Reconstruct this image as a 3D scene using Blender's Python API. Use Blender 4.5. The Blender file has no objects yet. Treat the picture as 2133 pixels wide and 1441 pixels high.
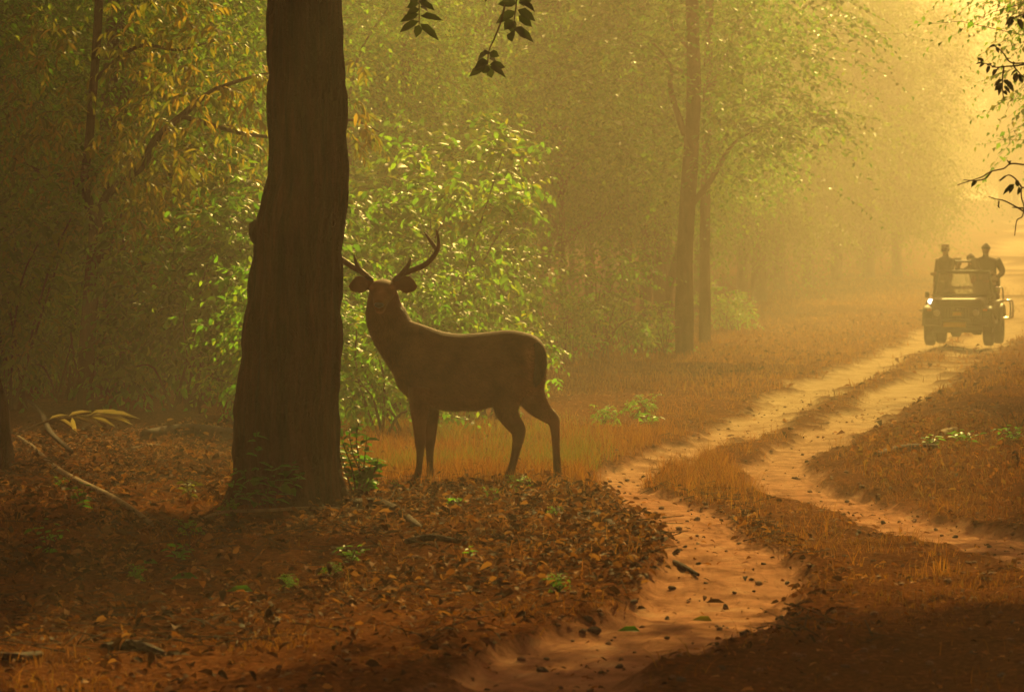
import bpy, bmesh, math, random
import numpy as np
from mathutils import Vector, Matrix, Quaternion

rng = np.random.default_rng(7)
random.seed(7)
SC = bpy.context.scene
COL = SC.collection

# ---------------------------------------------------------------- camera
F, CX, CY, HOR, CAMH = 8300.0, 1066.5, 720.5, 527.0, 2.1     # full-size photo pixels, metres
PITCH = math.atan((CY - HOR) / F)
cam_d = bpy.data.cameras.new('camera')
cam = bpy.data.objects.new('camera', cam_d)
COL.objects.link(cam)
cam.location = (0, 0, CAMH)
cam.rotation_euler = (math.pi / 2 - PITCH, 0, 0)
cam_d.sensor_width = 36.0
cam_d.lens = F * 36.0 / 2133.0
cam_d.clip_start = 0.5
cam_d.clip_end = 3000
cam_d.dof.use_dof = True
cam_d.dof.focus_distance = 37.5
cam_d.dof.aperture_fstop = 6.3
SC.camera = cam

# ---------------------------------------------------------------- light
SUN_EL, SUN_AZ = math.radians(30.0), math.radians(11.0)
world = bpy.data.worlds.new('World')
SC.world = world
world.use_nodes = True
wn = world.node_tree.nodes
wl = world.node_tree.links
wn.clear()
sky = wn.new('ShaderNodeTexSky')
sky.sky_type = 'NISHITA'
sky.sun_disc = False
sky.sun_elevation = SUN_EL
sky.sun_rotation = SUN_AZ
sky.air_density = 1.0
sky.dust_density = 6.0
sky.ozone_density = 0.3
tint = wn.new('ShaderNodeMix')
tint.data_type = 'RGBA'
tint.blend_type = 'MULTIPLY'
tint.inputs[0].default_value = 1.0
tint.inputs[7].default_value = (1.0, 0.54, 0.27, 1)          # dust-filtered evening sky
bg = wn.new('ShaderNodeBackground')
bg.inputs['Strength'].default_value = 0.06
wo = wn.new('ShaderNodeOutputWorld')
wl.new(sky.outputs[0], tint.inputs[6])
wl.new(tint.outputs[2], bg.inputs['Color'])
wl.new(bg.outputs[0], wo.inputs['Surface'])

sun_d = bpy.data.lights.new('sun', 'SUN')
sun_d.energy = 5.0
sun_d.angle = math.radians(0.6)
sun_d.color = (1.0, 0.70, 0.18)
sun = bpy.data.objects.new('sun', sun_d)
COL.objects.link(sun)
SUNV = Vector((math.sin(SUN_AZ) * math.cos(SUN_EL), math.cos(SUN_AZ) * math.cos(SUN_EL), math.sin(SUN_EL)))
sun.rotation_mode = 'QUATERNION'
sun.rotation_quaternion = SUNV.to_track_quat('Z', 'Y')
sun.location = SUNV * 200

vs = SC.view_settings
vs.view_transform = 'Standard'
vs.look = 'None'
vs.exposure = 0.84
vs.gamma = 1.0
vs.use_curve_mapping = False
cy = SC.cycles
cy.max_bounces = 6
cy.diffuse_bounces = 3
cy.glossy_bounces = 2
cy.transmission_bounces = 4
cy.transparent_max_bounces = 8
cy.volume_bounces = 0
cy.caustics_reflective = False
cy.caustics_refractive = False
cy.use_denoising = True
cy.sample_clamp_indirect = 6.0
HAZE_DENSITY = 0.0032
HAZE_G = 0.42

# ---------------------------------------------------------------- small maths
def smooth(a, b, x):
    t = np.clip((np.asarray(x, float) - a) / (b - a), 0, 1)
    return t * t * (3 - 2 * t)

def _hash(ix, iy, iz, s):
    h = (ix.astype(np.int64) * 374761393 + iy.astype(np.int64) * 668265263 + iz.astype(np.int64) * 2147483647 + s * 1274126177) & 0xffffffff
    h = ((h ^ (h >> 13)) * 1274126177) & 0xffffffff
    return ((h ^ (h >> 16)) & 0xffffff) / float(0xffffff)

def noise3(x, y, z=0.0, s=0):
    """value noise in -1..1, vectorised"""
    x, y, z = np.broadcast_arrays(np.asarray(x, float), np.asarray(y, float), np.asarray(z, float))
    ix, iy, iz = np.floor(x), np.floor(y), np.floor(z)
    fx, fy, fz = x - ix, y - iy, z - iz
    fx, fy, fz = fx * fx * (3 - 2 * fx), fy * fy * (3 - 2 * fy), fz * fz * (3 - 2 * fz)
    r = 0
    for dx in (0, 1):
        for dy in (0, 1):
            for dz in (0, 1):
                w = (fx if dx else 1 - fx) * (fy if dy else 1 - fy) * (fz if dz else 1 - fz)
                r = r + w * _hash(ix + dx, iy + dy, iz + dz, s)
    return r * 2 - 1

def fbm(x, y, z=0.0, o=3, s=0):
    r, a = 0, 1.0
    for k in range(o):
        r = r + a * noise3(x * 2 ** k, y * 2 ** k, np.asarray(z) * 2 ** k, s + k * 17)
        a *= 0.5
    return r

def unit(v):
    v = np.asarray(v, float)
    return v / np.maximum(np.linalg.norm(v, axis=-1, keepdims=True), 1e-9)

# ---------------------------------------------------------------- ground shape
def px_dir(x, y):
    f = np.array([0, math.cos(PITCH), -math.sin(PITCH)])
    u = np.array([0, math.sin(PITCH), math.cos(PITCH)])
    d = f + np.array([1.0, 0, 0]) * (x - CX) / F + u * (CY - y) / F
    return d / d[1]                                          # per metre of Y

def at(x, y, Y):
    """the point at distance Y that shows at photo pixel x, y"""
    d = px_dir(x, y)
    return Vector((d[0] * Y, Y, CAMH + d[2] * Y))

def flat(x, y):
    d = px_dir(x, y)
    Y = -CAMH / d[2] if d[2] < -1e-5 else 400
    return (d[0] * Y, Y)

def rise(Y):
    return 4.5 * np.clip((np.asarray(Y, float) - 95) / 165, 0, 1.25) ** 1.4

def far_hit(x, y):
    d = px_dir(x, y)
    lo, hi = 15.0, 500.0
    for Y in np.arange(15, 500, 0.5):
        if CAMH + d[2] * Y <= rise(Y):
            return (d[0] * Y, Y)
    return (d[0] * hi, hi)

# wheel tracks, as read off the photograph and laid on the ground
LEFT_PX = [(1115, 1436), (1240, 1375), (1385, 1320), (1505, 1265), (1530, 1215), (1480, 1150), (1400, 1085), (1320, 1045), (1278, 1008),
           (1330, 978), (1420, 945), (1560, 885), (1690, 815), (1800, 765), (1905, 720), (1975, 680), (2020, 640), (2050, 600), (2075, 560), (2110, 500), (2140, 450)]
RIGHT_PX = [(2330, 1200), (2200, 1165), (2060, 1125), (1900, 1085), (1760, 1045), (1655, 1012), (1610, 985), (1640, 955), (1720, 905), (1850, 835), (1950, 775), (2045, 715),
            (2085, 690), (2110, 650), (2118, 600), (2128, 560), (2150, 500), (2170, 450)]
def dense(path, n=30):
    P = np.array([far_hit(*p) for p in path])
    out = []
    for i in range(len(P) - 1):
        p0, p1, p2, p3 = P[max(i - 1, 0)], P[i], P[i + 1], P[min(i + 2, len(P) - 1)]
        for t in np.linspace(0, 1, n, endpoint=False):
            out.append(0.5 * ((2 * p1) + (-p0 + p2) * t + (2 * p0 - 5 * p1 + 4 * p2 - p3) * t * t + (-p0 + 3 * p1 - 3 * p2 + p3) * t ** 3))
    return np.array(out)
TL = dense(LEFT_PX)
TR = dense(RIGHT_PX)
TL = np.vstack([[TL[0] + (TL[0] - TL[25]) / np.linalg.norm(TL[0] - TL[25]) * k for k in np.arange(20, 0, -0.2)], TL])

def near_path(X, Y, P):
    X, Y = np.asarray(X, float), np.asarray(Y, float)
    sh = X.shape
    q = np.stack([X.ravel(), Y.ravel()], 1)
    best = np.full(len(q), 1e9)
    for i0 in range(0, len(q), 60000):
        b = np.full(len(q[i0:i0 + 60000]), 1e9)
        for j in range(0, len(P), 2):
            b = np.minimum(b, (q[i0:i0 + 60000, 0] - P[j, 0]) ** 2 + (q[i0:i0 + 60000, 1] - P[j, 1]) ** 2)
        best[i0:i0 + 60000] = b
    return np.sqrt(best).reshape(sh)

def track_mask(X, Y):
    """1 in the bare wheel tracks, 0 off them"""
    X, Y = np.asarray(X, float), np.asarray(Y, float)
    w = 0.13 * noise3(X * 1.3, Y * 0.9, 0, 3) + 0.10 * noise3(X * 4, Y * 3, 0, 4) + 0.05 * noise3(X * 11, Y * 9, 0, 5)
    dl, dr = near_path(X, Y, TL) + w, near_path(X, Y, TR) + w
    wl_ = np.interp(Y, [20, 24, 30, 36, 48, 60, 100], [0.50, 0.44, 0.36, 0.33, 0.46, 0.58, 0.75])
    wr_ = np.interp(Y, [20, 30, 38, 48, 60, 100], [0.42, 0.38, 0.33, 0.46, 0.58, 0.75])
    return np.maximum(1 - smooth(wl_ * 0.75, wl_ * 1.2, dl), 1 - smooth(wr_ * 0.75, wr_ * 1.2, dr))

def height(X, Y, mask=None):
    X, Y = np.asarray(X, float), np.asarray(Y, float)
    if mask is None:
        mask = track_mask(X, Y)
    z = rise(Y)
    bank = smooth(0.95, 0.1, X - np.interp(Y, [20, 26, 31, 36, 40], [-0.6, 1.5, 1.25, 0.6, 0.5])) * smooth(23.5, 27.5, Y) * (1 - smooth(32.5, 38.5, Y))
    z = z + 0.16 * bank
    rb = smooth(0.3, 1.3, X - np.interp(Y, [20, 30, 34, 38, 44, 60, 90], [9, 6.0, 3.4, 2.7, 3.2, 6.1, 12.5])) * smooth(25, 33, Y) * (1 - smooth(60, 90, Y))
    z = z + 0.14 * rb
    z = z + 0.05 * fbm(X * 0.5, Y * 0.35, 0, 3, 11) * (1 - 0.5 * mask)
    z = z + 0.022 * fbm(X * 3.1, Y * 2.2, 0, 3, 23) * (1 - 0.35 * mask)
    z = z + 0.010 * fbm(X * 8.5, Y * 6.5, 0, 2, 29) * (Y < 60)
    return z - 0.09 * mask

def gz(x, y):
    return float(height(np.array([x]), np.array([y]))[0])

def ground(x, y):
    """where the sight line through photo pixel x, y meets the ground"""
    d = px_dir(x, y)
    Y = np.arange(16, 330, 0.05 if y > 700 else 0.5)
    z = CAMH + d[2] * Y
    h = height(d[0] * Y, Y)
    k = np.argmax(z <= h)
    if z[k] > h[k]:
        k = len(Y) - 1
    return Vector((d[0] * Y[k], Y[k], h[k]))

# ---------------------------------------------------------------- mesh helpers
def np_mesh(name, V, faces, smooth_=True):
    """faces: list of int arrays of shape (n, 3) or (n, 4)"""
    me = bpy.data.meshes.new(name)
    V = np.asarray(V, np.float32)
    faces = [np.asarray(f, np.int32) for f in faces if len(f)]
    loops = np.concatenate([f.ravel() for f in faces])
    sizes = np.concatenate([np.full(len(f), f.shape[1], np.int32) for f in faces])
    me.vertices.add(len(V))
    me.vertices.foreach_set('co', V.ravel())
    me.loops.add(len(loops))
    me.loops.foreach_set('vertex_index', loops)
    me.polygons.add(len(sizes))
    me.polygons.foreach_set('loop_start', np.concatenate([[0], np.cumsum(sizes)[:-1]]).astype(np.int32))
    me.polygons.foreach_set('use_smooth', np.full(len(sizes), smooth_, bool))
    me.update(calc_edges=True)
    me.validate()
    return me

def link(name, me, mat=None, parent=None, loc=None):
    o = bpy.data.objects.new(name, me)
    COL.objects.link(o)
    if mat is not None and me is not None and not len(me.materials):
        me.materials.append(mat)
    if parent is not None:
        o.parent = parent
    if loc is not None:
        o.location = loc
    return o

def tag(o, label=None, cat=None, group=None, kind=None):
    for k, v in (('label', label), ('category', cat), ('group', group), ('kind', kind)):
        if v:
            o[k] = v
    return o

def thing(name, label, cat, loc=(0, 0, 0), rz=0.0, group=None):
    o = bpy.data.objects.new(name, None)
    COL.objects.link(o)
    o.empty_display_size = 0.2
    o.location = loc
    o.rotation_euler = (0, 0, rz)
    return tag(o, label, cat, group)

def copy_tree(o, parent=None):
    c = o.copy()
    COL.objects.link(c)
    c.parent = parent
    for ch in o.children:
        copy_tree(ch, c)
    return c

def frames(P):
    P = np.asarray(P, float)
    T = np.gradient(P, axis=0)
    return unit(T)

def spline(P, n):
    P = np.asarray(P, float)
    out = []
    m = len(P) - 1
    for i in range(m):
        p0, p1, p2, p3 = P[max(i - 1, 0)], P[i], P[i + 1], P[min(i + 2, m)]
        for t in np.linspace(0, 1, n, endpoint=False):
            out.append(0.5 * ((2 * p1) + (-p0 + p2) * t + (2 * p0 - 5 * p1 + 4 * p2 - p3) * t * t + (-p0 + 3 * p1 - 3 * p2 + p3) * t ** 3))
    out.append(P[-1])
    return np.array(out)

class MB:
    """collects shells and turns them into one mesh"""
    def __init__(self):
        self.V, self.q, self.t, self.n = [], [], [], 0
    def grid_shell(self, R, cap=True):
        """R: rings (m, k, 3)"""
        m, k, _ = R.shape
        b = self.n
        self.V.append(R.reshape(-1, 3))
        i = np.arange(m - 1)[:, None] * k
        j = np.arange(k)[None]
        a = b + i + j
        c = b + i + (j + 1) % k
        self.q.append(np.stack([a, c, c + k, a + k], -1).reshape(-1, 4))
        self.n += m * k
        if cap:
            for ring, flip in ((0, True), (m - 1, False)):
                self.V.append(R[ring].mean(0)[None])
                ce = self.n
                self.n += 1
                jj = np.arange(k)
                x, y = b + ring * k + jj, b + ring * k + (jj + 1) % k
                self.t.append(np.stack([y, x, np.full(k, ce)] if flip else [x, y, np.full(k, ce)], -1))
    def loft(self, P, r1, r2=None, ref=(0, 1, 0), seg=12, sub=1, along=None):
        """elliptic sections along P: r1 across ref, r2 along it"""
        P = np.asarray(P, float)
        r1 = np.asarray(r1, float) * np.ones(len(P))
        r2 = r1 if r2 is None else np.asarray(r2, float) * np.ones(len(P))
        if sub > 1:
            A = spline(np.column_stack([P, r1, r2]), sub)
            P, r1, r2 = A[:, :3], np.maximum(A[:, 3], 1e-4), np.maximum(A[:, 4], 1e-4)
        T = frames(P) if along is None else np.tile(np.asarray(along, float), (len(P), 1))
        ref = np.asarray(ref, float)
        S = np.cross(T, ref)
        bad = np.linalg.norm(S, axis=1) < 0.15
        S[bad] = np.cross(T[bad], np.array([1, 0.01, 0.3]))
        S = unit(S)
        O = np.cross(S, T)
        a = np.linspace(0, 2 * np.pi, seg, endpoint=False)
        R = P[:, None] + S[:, None] * (np.cos(a)[None, :, None] * r1[:, None, None]) + O[:, None] * (np.sin(a)[None, :, None] * r2[:, None, None])
        self.grid_shell(R)
    tube = loft
    def box(self, c, s, rot=None):
        c, s = np.asarray(c, float), np.asarray(s, float) / 2
        v = np.array([[x, y, z] for x in (-1, 1) for y in (-1, 1) for z in (-1, 1)], float) * s
        if rot is not None:
            v = v @ np.array(Matrix(rot).to_3x3()).T
        b = self.n
        self.V.append(v + c)
        self.q.append(np.array([[0, 1, 3, 2], [4, 6, 7, 5], [0, 4, 5, 1], [2, 3, 7, 6], [0, 2, 6, 4], [1, 5, 7, 3]]) + b)
        self.n += 8
    def raw(self, V, q=None, t=None):
        b = self.n
        self.V.append(np.asarray(V, float))
        if q is not None:
            self.q.append(np.asarray(q) + b)
        if t is not None:
            self.t.append(np.asarray(t) + b)
        self.n += len(V)
    def mesh(self, name, smooth_=True):
        return np_mesh(name, np.concatenate(self.V), [np.concatenate(x) for x in (self.q, self.t) if x], smooth_)
    def build(self, name, mat, parent=None, smooth_=True, loc=None):
        return link(name, self.mesh(name, smooth_), mat, parent, loc)

def fused(mb, name, voxel, smooth_it=4, fac=0.5):
    """one continuous skin round all shells of mb"""
    me = mb.mesh(name)
    o = bpy.data.objects.new(name, me)
    COL.objects.link(o)
    m = o.modifiers.new('r', 'REMESH')
    m.mode = 'VOXEL'
    m.voxel_size = voxel
    m.use_smooth_shade = True
    s = o.modifiers.new('s', 'SMOOTH')
    s.iterations = smooth_it
    s.factor = fac
    dg = bpy.context.evaluated_depsgraph_get()
    out = bpy.data.meshes.new_from_object(o.evaluated_get(dg))
    bpy.data.objects.remove(o)
    bpy.data.meshes.remove(me)
    out.name = name
    out.polygons.foreach_set('use_smooth', np.ones(len(out.polygons), bool))
    return out

def rounded_box(name, size, loc, mat, parent=None, bevel=0.02, rot=(0, 0, 0), taper=None, seg=2):
    """a box with rounded edges; taper = (x, y) scale of its top face"""
    bm = bmesh.new()
    bmesh.ops.create_cube(bm, size=1.0)
    for v in bm.verts:
        t = taper if (taper and v.co.z > 0) else (1, 1)
        v.co = Vector((v.co.x * size[0] * t[0], v.co.y * size[1] * t[1], v.co.z * size[2]))
    if bevel:
        bmesh.ops.bevel(bm, geom=bm.edges[:], offset=bevel, segments=seg, affect='EDGES', profile=0.5)
    me = bpy.data.meshes.new(name)
    bm.to_mesh(me)
    bm.free()
    o = link(name, me, mat, parent, loc)
    o.rotation_euler = rot
    return o

# leaves: P base, D direction, N face normal (all (n, 3)), L length, W width (n,)
def leaf_arrays(P, D, N, L, W, fine=True, droop=0.18, fold=0.25):
    P, D = np.asarray(P, float), unit(D)
    S = unit(np.cross(D, N))
    N = np.cross(S, D)
    L, W = np.asarray(L)[:, None], np.asarray(W)[:, None]
    n = len(P)
    base = np.arange(n)[:, None]
    if fine:
        def pt(t, w, up):
            return P + D * L * t + S * W * 0.5 * w + N * (W * 0.5 * abs(w) * fold - L * droop * t * t * up)
        V = np.stack([pt(0, 0, 1), pt(0.34, 0, 1), pt(0.7, 0, 1), pt(1, 0, 1), pt(0.26, 0.92, 1), pt(0.64, 0.82, 1), pt(0.26, -0.92, 1), pt(0.64, -0.82, 1)], 1)
        t = np.concatenate([base * 8 + np.array([a]) for a in ([0, 4, 1], [0, 1, 6], [5, 3, 2], [2, 3, 7])])
        q = np.concatenate([base * 8 + np.array([a]) for a in ([4, 5, 2, 1], [1, 2, 7, 6])])
        return V.reshape(-1, 3), [q, t]
    V = np.stack([P, P + D * L * 0.42 + S * W * 0.5 + N * W * 0.5 * fold, P + D * L - N * L * droop, P + D * L * 0.42 - S * W * 0.5 + N * W * 0.5 * fold], 1)
    t = np.concatenate([base * 4 + np.array([[0, 1, 2]]), base * 4 + np.array([[0, 2, 3]])])
    return V.reshape(-1, 3), [t]

def leaf_mesh(name, *a, **k):
    V, f = leaf_arrays(*a, **k)
    return np_mesh(name, V, f)

def rand_dirs(n, up=0.0, flat_=1.0):
    d = rng.normal(size=(n, 3))
    d[:, 2] = d[:, 2] * flat_ + up
    return unit(d)

# ---------------------------------------------------------------- materials
def mat_new(name):
    m = bpy.data.materials.new(name)
    m.use_nodes = True
    nt = m.node_tree
    nt.nodes.clear()
    out = nt.nodes.new('ShaderNodeOutputMaterial')
    return m, nt, out

def ramp(nt, cols, pos=None, interp='LINEAR'):
    r = nt.nodes.new('ShaderNodeValToRGB')
    e = r.color_ramp.elements
    pos = pos or [i / (len(cols) - 1) for i in range(len(cols))]
    while len(e) < len(cols):
        e.new(0.5)
    for el, p, c in zip(e, pos, cols):
        el.position = p
        el.color = (*c, 1)
    r.color_ramp.interpolation = interp
    return r

def plain(name, col, rough=0.6, metal=0.0, spec=0.5, vary=0.0, scale=8, bump=0.0):
    m, nt, out = mat_new(name)
    b = nt.nodes.new('ShaderNodeBsdfPrincipled')
    b.inputs['Roughness'].default_value = rough
    b.inputs['Metallic'].default_value = metal
    b.inputs['Specular IOR Level'].default_value = spec
    tc = nt.nodes.new('ShaderNodeTexCoord')
    n = nt.nodes.new('ShaderNodeTexNoise')
    n.inputs['Scale'].default_value = scale
    n.inputs['Detail'].default_value = 5
    nt.links.new(tc.outputs['Object'], n.inputs['Vector'])
    lo = [c * (1 - vary) for c in col]
    hi = [min(1, c * (1 + vary)) for c in col]
    r = ramp(nt, [lo, hi], [0.35, 0.65])
    nt.links.new(n.outputs[0], r.inputs[0])
    nt.links.new(r.outputs[0], b.inputs['Base Color'])
    if bump:
        bp = nt.nodes.new('ShaderNodeBump')
        bp.inputs['Strength'].default_value = bump
        bp.inputs['Distance'].default_value = 0.02
        nt.links.new(n.outputs[0], bp.inputs['Height'])
        nt.links.new(bp.outputs[0], b.inputs['Normal'])
    nt.links.new(b.outputs[0], out.inputs['Surface'])
    return m

def leafy(name, cols, trans=0.45, rough=0.46, spec=0.2, tcol=1.5, objvar=0.25):
    """leaf colour from a ramp, one value per leaf; light passes through"""
    m, nt, out = mat_new(name)
    g = nt.nodes.new('ShaderNodeNewGeometry')
    r = ramp(nt, cols)
    nt.links.new(g.outputs['Random Per Island'], r.inputs[0])
    oi = nt.nodes.new('ShaderNodeObjectInfo')
    mr = nt.nodes.new('ShaderNodeMapRange')
    mr.inputs[3].default_value = 1 - objvar
    mr.inputs[4].default_value = 1 + objvar
    nt.links.new(oi.outputs['Random'], mr.inputs[0])
    hv = nt.nodes.new('ShaderNodeHueSaturation')
    nt.links.new(mr.outputs[0], hv.inputs['Value'])
    nt.links.new(r.outputs[0], hv.inputs['Color'])
    b = nt.nodes.new('ShaderNodeBsdfPrincipled')
    b.inputs['Roughness'].default_value = rough
    b.inputs['Specular IOR Level'].default_value = spec
    nt.links.new(hv.outputs[0], b.inputs['Base Color'])
    t = nt.nodes.new('ShaderNodeBsdfTranslucent')
    v = nt.nodes.new('ShaderNodeMix')
    v.data_type = 'RGBA'
    v.blend_type = 'MULTIPLY'
    v.inputs[0].default_value = 1
    v.clamp_result = False
    v.inputs[7].default_value = (tcol, tcol * 1.05, tcol * 0.5, 1)
    nt.links.new(hv.outputs[0], v.inputs[6])
    nt.links.new(v.outputs[2], t.inputs['Color'])
    mx = nt.nodes.new('ShaderNodeMixShader')
    mx.inputs[0].default_value = trans
    nt.links.new(b.outputs[0], mx.inputs[1])
    nt.links.new(t.outputs[0], mx.inputs[2])
    nt.links.new(mx.outputs[0], out.inputs['Surface'])
    return m

def bark(name, dark, light, sx=14, sz=1.6, bump=0.7, dist=0.03):
    m, nt, out = mat_new(name)
    b = nt.nodes.new('ShaderNodeBsdfPrincipled')
    b.inputs['Roughness'].default_value = 0.9
    b.inputs['Specular IOR Level'].default_value = 0.2
    tc = nt.nodes.new('ShaderNodeTexCoord')
    mp = nt.nodes.new('ShaderNodeMapping')
    mp.inputs['Scale'].default_value = (sx, sx, sz)
    nt.links.new(tc.outputs['Object'], mp.inputs[0])
    n = nt.nodes.new('ShaderNodeTexNoise')
    n.inputs['Scale'].default_value = 1.0
    n.inputs['Detail'].default_value = 8
    n.inputs['Roughness'].default_value = 0.65
    nt.links.new(mp.outputs[0], n.inputs['Vector'])
    n2 = nt.nodes.new('ShaderNodeTexNoise')
    n2.inputs['Scale'].default_value = 2.2
    n2.inputs['Detail'].default_value = 4
    nt.links.new(tc.outputs['Object'], n2.inputs['Vector'])
    r = ramp(nt, [dark, light], [0.36, 0.66])
    nt.links.new(n.outputs[0], r.inputs[0])
    r2 = ramp(nt, [(0.65, 0.6, 0.55), (1.15, 1.05, 1.0)], [0.3, 0.7])
    nt.links.new(n2.outputs[0], r2.inputs[0])
    mul = nt.nodes.new('ShaderNodeMix')
    mul.data_type = 'RGBA'
    mul.blend_type = 'MULTIPLY'
    mul.inputs[0].default_value = 1
    nt.links.new(r.outputs[0], mul.inputs[6])
    nt.links.new(r2.outputs[0], mul.inputs[7])
    nt.links.new(mul.outputs[2], b.inputs['Base Color'])
    vo = nt.nodes.new('ShaderNodeTexVoronoi')
    vo.feature = 'DISTANCE_TO_EDGE'
    mp2 = nt.nodes.new('ShaderNodeMapping')
    mp2.inputs['Scale'].default_value = (sx * 0.8, sx * 0.8, sz * 2.2)
    ad = nt.nodes.new('ShaderNodeVectorMath')
    ad.operation = 'ADD'
    nt.links.new(tc.outputs['Object'], mp2.inputs[0])
    nt.links.new(mp2.outputs[0], ad.inputs[0])
    nt.links.new(n2.outputs[1], ad.inputs[1])
    nt.links.new(ad.outputs[0], vo.inputs['Vector'])
    ck = ramp(nt, [(0, 0, 0), (1, 1, 1)], [0.0, 0.16])
    nt.links.new(vo.outputs['Distance'], ck.inputs[0])
    hs = nt.nodes.new('ShaderNodeMath')
    hs.operation = 'ADD'
    nt.links.new(n.outputs[0], hs.inputs[0])
    nt.links.new(ck.outputs[0], hs.inputs[1])
    bp = nt.nodes.new('ShaderNodeBump')
    bp.inputs['Strength'].default_value = bump
    bp.inputs['Distance'].default_value = dist
    nt.links.new(hs.outputs[0], bp.inputs['Height'])
    nt.links.new(bp.outputs[0], b.inputs['Normal'])
    nt.links.new(b.outputs[0], out.inputs['Surface'])
    return m

def ground_mat():
    m, nt, out = mat_new('red_earth')
    N, L = nt.nodes, nt.links
    b = N.new('ShaderNodeBsdfPrincipled')
    b.inputs['Roughness'].default_value = 1.0
    b.inputs['Specular IOR Level'].default_value = 0.0
    tc = N.new('ShaderNodeTexCoord')
    def nz(scale, det, rough=0.6):
        n = N.new('ShaderNodeTexNoise')
        n.inputs['Scale'].default_value = scale
        n.inputs['Detail'].default_value = det
        n.inputs['Roughness'].default_value = rough
        L.new(tc.outputs['Object'], n.inputs['Vector'])
        return n
    fine, mid, big = nz(22, 8, 0.7), nz(3.0, 6), nz(0.35, 4)
    dirt = ramp(nt, [(0.20, 0.090, 0.052), (0.50, 0.245, 0.145), (0.62, 0.38, 0.24)], [0.3, 0.55, 0.75])
    L.new(mid.outputs[0], dirt.inputs[0])
    sx = N.new('ShaderNodeSeparateXYZ')
    L.new(tc.outputs['Object'], sx.inputs[0])
    yr = N.new('ShaderNodeMapRange')
    yr.inputs[1].default_value, yr.inputs[2].default_value = 34, 56
    L.new(sx.outputs['Y'], yr.inputs[0])
    far_dirt = ramp(nt, [(0.38, 0.25, 0.14), (0.53, 0.40, 0.24), (0.60, 0.47, 0.30)], [0.3, 0.55, 0.75])  # track dirt turns paler and less red with distance
    L.new(mid.outputs[0], far_dirt.inputs[0])
    dmix = N.new('ShaderNodeMix')
    dmix.data_type = 'RGBA'
    L.new(yr.outputs[0], dmix.inputs[0])
    L.new(dirt.outputs[0], dmix.inputs[6])
    L.new(far_dirt.outputs[0], dmix.inputs[7])
    turf = ramp(nt, [(0.045, 0.017, 0.008), (0.13, 0.050, 0.020), (0.24, 0.095, 0.034)], [0.32, 0.52, 0.7])
    L.new(fine.outputs[0], turf.inputs[0])
    tv = ramp(nt, [(0.7, 0.65, 0.55), (1.25, 1.15, 1.0)], [0.35, 0.65])
    L.new(big.outputs[0], tv.inputs[0])
    t2 = N.new('ShaderNodeMix')
    t2.data_type = 'RGBA'
    t2.blend_type = 'MULTIPLY'
    t2.inputs[0].default_value = 1
    L.new(turf.outputs[0], t2.inputs[6])
    L.new(tv.outputs[0], t2.inputs[7])
    at_ = N.new('ShaderNodeAttribute')
    at_.attribute_name = 'track'
    add = N.new('ShaderNodeMath')
    add.operation = 'MULTIPLY_ADD'
    add.inputs[1].default_value = 0.9
    add.inputs[2].default_value = -0.45
    L.new(fine.outputs[0], add.inputs[0])
    s = N.new('ShaderNodeMath')
    s.operation = 'ADD'
    s.use_clamp = True
    L.new(at_.outputs['Fac'], s.inputs[0])
    L.new(add.outputs[0], s.inputs[1])
    mx = N.new('ShaderNodeMix')
    mx.data_type = 'RGBA'
    L.new(s.outputs[0], mx.inputs[0])
    L.new(t2.outputs[2], mx.inputs[6])
    L.new(dmix.outputs[2], mx.inputs[7])
    L.new(mx.outputs[2], b.inputs['Base Color'])
    bp = N.new('ShaderNodeBump')
    bp.inputs['Strength'].default_value = 0.9
    bp.inputs['Distance'].default_value = 0.03
    ra = N.new('ShaderNodeAttribute')
    ra.attribute_name = 'rut'
    rm = N.new('ShaderNodeMath')
    rm.operation = 'MULTIPLY_ADD'
    rm.inputs[1].default_value = 75
    L.new(ra.outputs['Fac'], rm.inputs[0])
    n5 = N.new('ShaderNodeMath')
    n5.operation = 'MULTIPLY'
    n5.inputs[1].default_value = 9
    L.new(mid.outputs[0], n5.inputs[0])
    L.new(n5.outputs[0], rm.inputs[2])
    rs_ = N.new('ShaderNodeMath')
    rs_.operation = 'SINE'
    L.new(rm.outputs[0], rs_.inputs[0])
    rk = N.new('ShaderNodeMath')
    rk.operation = 'MULTIPLY'
    L.new(rs_.outputs[0], rk.inputs[0])
    L.new(at_.outputs['Fac'], rk.inputs[1])
    rq = N.new('ShaderNodeMath')
    rq.operation = 'MULTIPLY_ADD'
    rq.inputs[1].default_value = 0.16
    L.new(rk.outputs[0], rq.inputs[0])
    L.new(mid.outputs[0], rq.inputs[2])
    sm = N.new('ShaderNodeMath')
    sm.operation = 'ADD'
    L.new(fine.outputs[0], sm.inputs[0])
    L.new(rq.outputs[0], sm.inputs[1])
    L.new(sm.outputs[0], bp.inputs['Height'])
    L.new(bp.outputs[0], b.inputs['Normal'])
    L.new(b.outputs[0], out.inputs['Surface'])
    return m

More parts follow.
